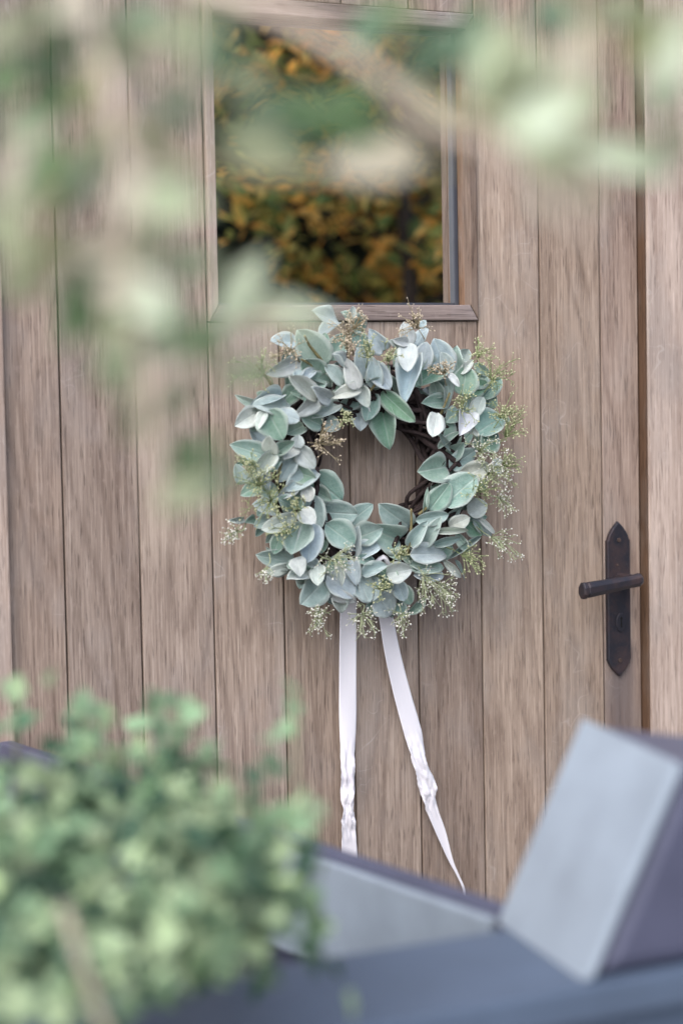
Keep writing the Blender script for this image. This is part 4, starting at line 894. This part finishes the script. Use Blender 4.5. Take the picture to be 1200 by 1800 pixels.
STEMC = {'t': plain("tan_sprig", (0.36, 0.31, 0.20), 0.7, scale=200, bump=0), 'y': plain("green_sprig", (0.30, 0.36, 0.18), 0.7, scale=200, bump=0), 'w': plain("pale_green_sprig", (0.38, 0.43, 0.27), 0.7, scale=200, bump=0)}
BUDC = {'t': plain("cream_bud", (0.58, 0.50, 0.38), 0.6, scale=300, bump=0), 'y': plain("yellow_green_bud", (0.50, 0.52, 0.32), 0.6, scale=300, bump=0), 'w': plain("white_bud", (0.70, 0.70, 0.64), 0.6, scale=300, bump=0)}
for B, T, rad, kind in SPRIGS:
    B, T, rad = M3(B), M3(T), rad / 1000
    SV, SF, BV, BF = [], [], [], []
    hub = B.lerp(T, 0.62)
    tube(SV, SF, spline([B, B.lerp(hub, 0.5) + Vector((random.uniform(-.006, .006), -.003, random.uniform(-.006, .006))), hub], 4), 0.0011, 0.0008, 4)
    nb = int(12 + rad * 330)
    ax = (T - B).normalized()
    for k in range(nb):
        d = Vector((random.gauss(0, 1), random.gauss(0, .7), random.gauss(0, 1))).normalized()
        tip = T + d * rad * random.uniform(0.15, 1.0)
        kn = hub.lerp(tip, 0.55) + Vector((random.uniform(-.1, .1), random.uniform(-.1, .1), random.uniform(-.05, .15))) * rad
        tube(SV, SF, spline([hub, kn, tip], 3), 0.0008, 0.0005, 3)
        for q in range(random.randint(3, 5)):
            t2 = tip + Vector((random.gauss(0, 1), random.gauss(0, 1), random.gauss(0, 1))) * rad * 0.13
            tube(SV, SF, [kn.lerp(tip, random.uniform(.4, 1)), t2], 0.0004, 0.0003, 3)
            blob(BV, BF, t2, random.uniform(0.0008, 0.0018))
    sp = link("bud_sprig", mesh_from("bud_sprig", SV, SF, True), wreath, STEMC[kind])
    tag(link("buds", mesh_from("buds", BV, BF, True), sp, BUDC[kind]), kind="stuff")

# ---------------------------------------------------------------- ribbon
def ribbon_material():
    m, nt, bs = new_mat("white_satin")
    g = N(nt)
    tc = g.node("ShaderNodeTexCoord")
    n1 = g.noise(g.vmath('MULTIPLY', tc.outputs["Object"], (900, 900, 60)), 1.0, 2.0, 0.5)
    g.put(bs.inputs["Base Color"], g.mix(n1, (0.82, 0.81, 0.86, 1), (0.87, 0.86, 0.91, 1)))
    bs.inputs["Roughness"].default_value = 0.5
    bs.inputs["Sheen Weight"].default_value = 0.3
    g.put(bs.inputs["Normal"], g.bump(n1, 0.15, 0.0004))
    return m
SATIN = ribbon_material()
ribbon = empty("ribbon", (0.03, -0.03, 1.05))
tag(ribbon, "white satin ribbon with two crumpled tails hanging below the wreath", "ribbon")
def ribbon_tail(rows, crumple, seed):
    rnd = random.Random(seed)
    ctr = spline([Vector(((r[0] + r[1]) / 2000, -r[2] / 1000, r[3] / 1000)) for r in rows], 10)
    wid = spline([Vector(((r[1] - r[0]) / 1000, 0, 0)) for r in rows], 10)
    nv = 14
    V, F = [], []
    for i, (c, w) in enumerate(zip(ctr, wid)):
        cz = max(0.0, 1 - abs(c.z - crumple[0]) / crumple[1]) ** 0.8
        cz2 = max(0.0, 1 - abs(c.z - crumple[2]) / crumple[3]) ** 0.8
        k = max(cz, cz2)
        soft = 0.0025 * math.sin(c.z * 23 + seed)
        for j in range(nv + 1):
            s = j / nv - 0.5
            fold = noise.noise(Vector((s * 5.0 + c.z * 22, c.z * 42, seed * 3.1))) * 0.007 + abs(noise.noise(Vector((s * 9 - c.z * 80, c.z * 50, seed)))) * 0.006
            edge = 0.0016 * noise.noise(Vector((c.z * 70, seed, 1.0 if s > 0 else 5.0))) * k * (abs(s) * 2)
            V.append(Vector((c.x + s * w.x + edge, c.y - k * fold - soft * (1 - 4 * s * s) * 0.6, c.z + s * 0.004 * k)))
    W = nv + 1
    for i in range(len(ctr) - 1):
        for j in range(nv):
            a = i * W + j
            F.append((a, a + 1, a + W + 1, a + W))
    me = mesh_from("ribbon_tail", V, F, True)
    o = link("ribbon_tail", me, ribbon, SATIN)
    sm = o.modifiers.new("thickness", 'SOLIDIFY')
    sm.thickness = 0.0006
    return o
ribbon_tail(RIBBON_STRAIGHT, (0.770, 0.075, 0.720, 0.04), 1)
ribbon_tail(RIBBON_SLANT, (0.790, 0.060, 0.745, 0.05), 2)
V, F = [], []
tube(V, F, spline([(-0.005, -0.045, 1.08), (0.0, -0.075, 1.10), (0.02, -0.098, 1.135), (0.045, -0.075, 1.10), (0.057, -0.045, 1.075)], 5), 0.004, 0.004, 6)
link("ribbon_loop", mesh_from("ribbon_loop", V, F, True), ribbon, SATIN)

# ---------------------------------------------------------------- planter
SLATE_LIT = plain("slate_board_lit_tone", (0.258, 0.308, 0.362), rough=0.6, var=0.16, scale=9.0, bump=0.25, bdist=0.002)  # planter tone lightened in the colour for faces that catch the light
SLATE_SHADED = plain("slate_board_shaded_tone", (0.080, 0.086, 0.135), rough=0.5, var=0.2, scale=7.0, bump=0.25, bdist=0.002)  # same planter paint darkened in the colour for the shaded faces
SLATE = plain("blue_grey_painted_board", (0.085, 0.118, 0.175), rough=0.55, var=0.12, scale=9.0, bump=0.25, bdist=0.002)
planter = empty("planter", (-1.1, -0.75, 0.0))
tag(planter, "blue-grey box planter with a wide ledge and a raised slanted end", "planter")
PX0, PX1, PY0, PY1, PZ = -1.75, -0.452, -1.455, -0.03, 0.90
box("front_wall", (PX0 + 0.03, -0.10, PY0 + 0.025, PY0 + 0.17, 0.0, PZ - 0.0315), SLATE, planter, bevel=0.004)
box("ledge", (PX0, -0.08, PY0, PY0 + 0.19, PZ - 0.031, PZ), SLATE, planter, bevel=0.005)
SIDE_X = -0.507
box("side_board", (SIDE_X - 0.010, SIDE_X + 0.012, PY0 + 0.200, PY1 - 0.02, 0.0, PZ + 0.002), SLATE_SHADED, planter, bevel=0.004).rotation_euler = (0, 0, R(6.1))
lit_face = box("lit_face_board", (-0.022, -0.0106, -0.56, 0.10, 0.78, PZ - 0.005), SLATE_LIT, planter, bevel=0.003)  # thin board added to carry the lit tone of the inner face
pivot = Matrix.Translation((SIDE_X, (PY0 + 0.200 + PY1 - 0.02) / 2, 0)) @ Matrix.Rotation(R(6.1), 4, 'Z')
lit_face.matrix_basis = pivot @ lit_face.matrix_basis
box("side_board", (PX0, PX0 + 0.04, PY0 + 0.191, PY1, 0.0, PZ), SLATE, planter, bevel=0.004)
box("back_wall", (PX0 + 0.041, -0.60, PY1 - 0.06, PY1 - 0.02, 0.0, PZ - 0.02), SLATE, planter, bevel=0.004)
def sheared(name, outline, y0, y1, mat, bevel):
    o = prism(name, outline, y0, y1, mat, planter, bevel=bevel)
    for v in o.data.vertices:
        v.co.x += 0.19 * (v.co.y - (PY0 + 0.012))
        if v.co.z > 1.0: v.co.z += 0.03 * (v.co.y - (PY0 + 0.012))
    return o
sheared("slanted_end", [(-0.504, PZ + 0.0005), (-0.410, 1.068), (-0.28, 1.044), (-0.20, PZ + 0.0005)], PY0 + 0.012, PY0 + 0.205, SLATE_SHADED, 0.014)
sheared("lit_slope_board", [(-0.517, PZ + 0.0008), (-0.505, PZ + 0.0008), (-0.4107, 1.0695), (-0.421, 1.076)], PY0 + 0.009, PY0 + 0.209, SLATE_LIT, 0.0055)  # thin board added to carry the lit tone of the slope
SOIL = plain("dark_soil", (0.045, 0.035, 0.028), rough=0.95, var=0.5, scale=60, bump=1.0, bdist=0.01)
box("soil", (PX0 + 0.042, -0.605, PY0 + 0.172, PY1 - 0.062, 0.60, 0.80), SOIL, planter)

def tint_leaf(name):
    m, nt, bs = new_mat(name)
    g = N(nt)
    at = g.node("ShaderNodeAttribute", attribute_name="tint")
    g.put(bs.inputs["Base Color"], at.outputs["Color"])
    bs.inputs["Roughness"].default_value = 0.5
    tr = g.node("ShaderNodeBsdfTranslucent"); g.put(tr.inputs[0], at.outputs["Color"])
    ms = g.node("ShaderNodeMixShader"); ms.inputs[0].default_value = 0.5
    nt.links.new(bs.outputs[0], ms.inputs[1]); nt.links.new(tr.outputs[0], ms.inputs[2])
    nt.links.new(ms.outputs[0], nt.nodes["Material Output"].inputs[0])
    return m
TINT = tint_leaf("autumn_leaf")

# ---------------------------------------------------------------- ivy in the planter
def ivy_mesh(seed):
    rnd = random.Random(seed)
    pts = [(0, 0), (.22, -.10), (.50, .05), (.34, .28), (.46, .58), (.20, .60), (0, 1.0), (-.20, .60), (-.46, .58), (-.34, .28), (-.50, .05), (-.22, -.10)]
    pts = [(x * rnd.uniform(.85, 1.15), y * rnd.uniform(.93, 1.07)) for x, y in pts]
    V, F, rim = [], [], []
    for side in (1, -1):
        V.append(Vector((0, .35, .02 * side - 0.05))); rim.append(0)
        for x, y in pts:
            V.append(Vector((x, y, .012 * side + abs(x) * .25 - .12 * y * y))); rim.append(1)
    n = len(pts)
    for k in range(n):
        F.append((0, 1 + k, 1 + (k + 1) % n))
        F.append((n + 1, n + 2 + (k + 1) % n, n + 2 + k))
        F.append((1 + k, n + 2 + k, n + 2 + (k + 1) % n, 1 + (k + 1) % n))
    me = mesh_from("ivy_blade", V, F, False)
    at = me.attributes.new("rim", 'FLOAT', 'POINT'); at.data.foreach_set("value", rim)
    me.materials.append(IVY)
    return me
ivy = empty("ivy_plant", (-1.0, -1.2, 0.8))
tag(ivy, "bushy light green ivy spilling over the planter ledge", "ivy")
ivs = [ivy_mesh(k) for k in range(5)]
IT = {'l': (.50, .63, .39), 'm': (.27, .42, .25), 'd': (.08, .17, .10), 'y': (.46, .58, .30)}  # the dark tone puts inner shade into the deeper leaves' colour
random.seed(5)
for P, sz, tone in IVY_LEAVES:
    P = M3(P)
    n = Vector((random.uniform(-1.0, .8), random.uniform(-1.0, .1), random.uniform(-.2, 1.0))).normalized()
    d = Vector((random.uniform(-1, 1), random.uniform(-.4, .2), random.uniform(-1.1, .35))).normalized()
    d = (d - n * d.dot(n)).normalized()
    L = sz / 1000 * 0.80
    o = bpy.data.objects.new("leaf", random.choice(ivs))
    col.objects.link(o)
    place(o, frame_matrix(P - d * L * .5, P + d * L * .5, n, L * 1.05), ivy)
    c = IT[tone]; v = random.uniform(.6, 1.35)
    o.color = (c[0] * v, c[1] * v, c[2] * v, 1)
# close, uncountable leaves deeper in the plant; dark tones stand for shaded gaps
src = list(ivs[0].vertices); polys = [tuple(p.vertices) for p in ivs[0].polygons]
V, F, C = [], [], []
low = [q for q in IVY_LEAVES[:250] if q[0][2] < 1090]
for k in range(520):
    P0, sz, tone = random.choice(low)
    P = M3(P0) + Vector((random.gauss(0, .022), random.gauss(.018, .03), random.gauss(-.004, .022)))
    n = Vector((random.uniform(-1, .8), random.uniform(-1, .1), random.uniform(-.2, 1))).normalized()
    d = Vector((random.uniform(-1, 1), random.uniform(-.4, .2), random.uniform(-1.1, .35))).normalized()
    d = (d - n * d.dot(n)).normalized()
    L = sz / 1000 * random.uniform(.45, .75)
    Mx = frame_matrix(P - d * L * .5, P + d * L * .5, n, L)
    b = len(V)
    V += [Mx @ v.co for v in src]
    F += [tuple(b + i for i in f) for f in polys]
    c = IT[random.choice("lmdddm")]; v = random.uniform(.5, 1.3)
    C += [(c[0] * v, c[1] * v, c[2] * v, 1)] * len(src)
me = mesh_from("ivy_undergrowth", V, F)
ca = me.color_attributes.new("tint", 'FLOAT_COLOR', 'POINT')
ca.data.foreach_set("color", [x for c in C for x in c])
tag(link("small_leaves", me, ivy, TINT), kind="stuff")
IVYSTEM = plain("ivy_stem", (0.16, 0.17, 0.09), 0.7, scale=100, bump=0.2)
for pts in IVY_STEMS:
    V, F = [], []
    P = [M3(p) for p in pts]
    root = Vector((P[0].x, max(P[0].y, -1.25), 0.79))
    tube(V, F, spline([root] + P, 5), 0.003, 0.0012, 5)
    link("stem", mesh_from("stem", V, F, True), ivy, IVYSTEM)

# ---------------------------------------------------------------- tan stake in front of the planter
STAKE = plain("tan_stripped_wood", (0.36, 0.33, 0.25), 0.7, var=0.2, scale=40, bump=0.4)
V, F = [], []
tube(V, F, spline([STAKE_TOP, Vector(STAKE_TOP).lerp(Vector(STAKE_FOOT), .35) + Vector((.01, 0, 0)), STAKE_FOOT], 8), 0.0034, 0.0055, 8, 0.08)
stake = link("stake", mesh_from("stake", V, F, True), None, STAKE)
tag(stake, "slim tan wooden stake leaning in front of the ivy", "stake")

# ---------------------------------------------------------------- overhanging tree
BARK = plain("tan_olive_bark", (0.54, 0.45, 0.36), 0.75, var=0.25, scale=60, bump=0.6)
BARKG = plain("olive_green_twig_bark", (0.30, 0.27, 0.16), 0.75, var=0.3, scale=60, bump=0.4)
tree = empty("olive_tree", (-1.46, -1.70, 0.0))
tag(tree, "blurred olive tree whose pale leafy branches hang across the top of the view", "tree")
V, F = [], []
tube(V, F, spline([(-1.46, -1.70, -0.02), (-1.43, -1.74, .6), (-1.47, -1.72, 1.1), (-1.40, -1.77, 1.5), (-1.42, -1.72, 1.9), (-1.50, -1.66, 2.3)], 8), 0.045, 0.012, 10, 0.06)
link("trunk", mesh_from("trunk", V, F, True), tree, plain("grey_olive_bark", (0.24, 0.205, 0.165), 0.85, var=0.4, scale=18, bump=1.0, bdist=0.006))
joins = {0: [(-1.40, -1.77, 1.50)], 4: [(-1.42, -1.72, 1.86), (-1.2, -1.75, 1.74)], 5: [(-1.41, -1.73, 1.80), (-1.2, -1.88, 1.72)]}
leaf_pts = []
for k, b in enumerate(OLIVE_BRANCHES):
    P = [Vector(p) for p in joins.get(k, [])] + [M3(p) for p in b[1:]]
    V, F = [], []
    r = b[0] / 1000 * 0.54
    sp = spline(P, 6)
    tube(V, F, sp, r, r * 0.75, 7, 0.08)
    link("branch", mesh_from("branch", V, F, True), tree, BARK if b[0] > 5 else BARKG)
olv = [leaf_mesh("olive_blade", b_, c_, 0.02, t_, 0.95, 0.9, nu=8, nv=4, thick=0.012, seed=k + 40, crenate=0) for k, (b_, c_, t_) in enumerate([(0.1, .2, .2), (0.2, .3, -.3), (-0.05, .25, .3), (0.15, .15, .1)])]
for m_ in olv: m_.materials.append(OLIVE)
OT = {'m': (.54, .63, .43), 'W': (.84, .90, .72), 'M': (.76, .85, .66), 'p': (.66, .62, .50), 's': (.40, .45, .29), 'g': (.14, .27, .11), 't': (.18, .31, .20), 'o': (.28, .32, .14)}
random.seed(9)
def olive_leaf(B, T, tone, width=None):
    n = ((cam_pos - B).normalized() + Vector((random.uniform(-.5, .5), random.uniform(-.3, .3), random.uniform(-.2, .7)))).normalized()
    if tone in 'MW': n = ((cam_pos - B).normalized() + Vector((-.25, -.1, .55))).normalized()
    o = bpy.data.objects.new("leaf", random.choice(olv))
    col.objects.link(o)
    place(o, frame_matrix(B, T, n, width or (random.uniform(.020, .025) if tone in 'MW' else random.uniform(.014, .020))), tree)
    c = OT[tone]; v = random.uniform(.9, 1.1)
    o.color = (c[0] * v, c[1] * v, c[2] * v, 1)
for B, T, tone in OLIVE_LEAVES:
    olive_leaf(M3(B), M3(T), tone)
for k in range(9):                        # the rest of the crown, over and beside the view
    a = 2 * math.pi * k / 9 + random.uniform(-.2, .2)
    st = Vector((-1.44, -1.70, random.uniform(1.85, 2.2)))
    en = st + Vector((math.cos(a) * .34, math.sin(a) * .34, random.uniform(.12, .34)))
    P = spline([st, st.lerp(en, .5) + Vector((0, 0, .07)), en, en + Vector((math.cos(a) * .14, math.sin(a) * .14, -.06))], 6)
    V, F = [], []
    tube(V, F, P, .006, .002, 6, .08)
    link("branch", mesh_from("branch", V, F, True), tree, BARKG)
    for q in range(11):
        base = P[random.randrange(4, len(P))]
        d = Vector((random.uniform(-1, 1), random.uniform(-1, 1), random.uniform(-.6, .6))).normalized() * random.uniform(.035, .052)
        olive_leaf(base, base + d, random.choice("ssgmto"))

# ---------------------------------------------------------------- what the window reflects: dark hedge and autumn tree
def leaf_cloud(name, n, sampler, size, colors, mat, parent, seed):
    rnd = random.Random(seed)
    V, F, C = [], [], []
    for k in range(n):
        p, out = sampler(rnd)
        nrm = (out + Vector((rnd.uniform(-.9, .9), rnd.uniform(-.9, .9), rnd.uniform(-.6, .9)))).normalized()
        t = nrm.cross(Vector((rnd.uniform(-1, 1), rnd.uniform(-1, 1), rnd.uniform(-1, 1)))).normalized()
        b = nrm.cross(t)
        s = size * rnd.uniform(.6, 1.3)
        i = len(V)
        V += [p - t * s, p + b * s * .45 + nrm * s * .15, p + t * s, p - b * s * .45 + nrm * s * .15]
        F.append((i, i + 1, i + 2, i + 3))
        c = rnd.choice(colors(p) if callable(colors) else colors); v = rnd.uniform(.6, 1.3)
        C += [(c[0] * v, c[1] * v, c[2] * v, 1)] * 4
    me = mesh_from(name, V, F)
    ca = me.color_attributes.new("tint", 'FLOAT_COLOR', 'POINT')
    ca.data.foreach_set("color", [x for c in C for x in c])
    return link(name, me, parent, mat)
hedge = empty("hedge", (2.3, -3.3, 0))
tag(hedge, "dark green clipped yew hedge mirrored in the door window", "hedge")
HX0, HX1, HY0, HY1, HZ = 0.45, 4.2, -3.9, -3.15, 3.0
box("hedge_body", (HX0 + .06, HX1 - .06, HY0 + .06, HY1 - .06, 0, HZ - .06), plain("yew_twigs", (0.012, 0.016, 0.010), 0.9, var=0.5, scale=30, bump=1.0, bdist=0.02), hedge)
def on_hedge(rnd):
    q = rnd.random()
    x, y, z = rnd.uniform(HX0, HX1), rnd.uniform(HY0, HY1), rnd.uniform(0.02, HZ)
    j = rnd.uniform(-.05, .06)
    if q < .7: return Vector((x, HY1 + j, z)), Vector((0, 1, 0))
    if q < .85: return Vector((HX0 - j, y, z)), Vector((-1, 0, 0))
    return Vector((x, y, HZ + j)), Vector((0, 0, 1))
leaf_cloud("foliage", 9000, on_hedge, .03, [(.018, .035, .018), (.025, .045, .02), (.03, .05, .03)], TINT, hedge, 3)
autumn = empty("autumn_tree", (1.75, -2.75, 0))
tag(autumn, "small golden orange autumn tree mirrored in the door window", "tree")
V, F = [], []
tube(V, F, spline([(1.75, -2.75, -0.02), (1.72, -2.72, .8), (1.66, -2.68, 1.5), (1.6, -2.7, 2.8)], 6), 0.05, 0.015, 8, 0.06)
rnd = random.Random(77)
tips = []
for k in range(46):
    a = rnd.uniform(0, 6.28); z0 = rnd.uniform(.9, 2.7)
    base = Vector((1.70, -2.72, z0))
    tip = base + Vector((math.cos(a) * rnd.uniform(.35, .95), math.sin(a) * rnd.uniform(.25, .6), rnd.uniform(.05, .5)))
    mid = base.lerp(tip, .5) + Vector((0, 0, .08))
    tube(V, F, spline([base, mid, tip], 4), .010, .003, 5)
    tips.append((base, mid, tip))
link("trunk", mesh_from("trunk", V, F, True), autumn, plain("dark_trunk_bark", (0.05, 0.038, 0.03), 0.9, scale=40, bump=0.5))
def on_twig(rnd):
    b, m, t = rnd.choice(tips)
    s = rnd.random() ** .6
    p = b.lerp(m, s * 2) if s < .5 else m.lerp(t, s * 2 - 1)
    return p + Vector((rnd.gauss(0, .05), rnd.gauss(0, .05), rnd.gauss(0, .04))), Vector((0, .3, .6))
GOLD = [(.90, .52, .12), (.86, .44, .09), (.74, .56, .16), (.60, .54, .16), (.90, .62, .20)]
GREEN = [(.24, .30, .08), (.16, .24, .07), (.34, .38, .12)]
def crown_tint(p):
    k = noise.noise(p * 2.3) + 0.55 - max(0.0, p.z - 2.0) * 1.1
    return GOLD + GREEN if k > 0.15 else GREEN + GREEN + GOLD
leaf_cloud("crown", 6500, on_twig, .036, crown_tint, TINT, autumn, 8)
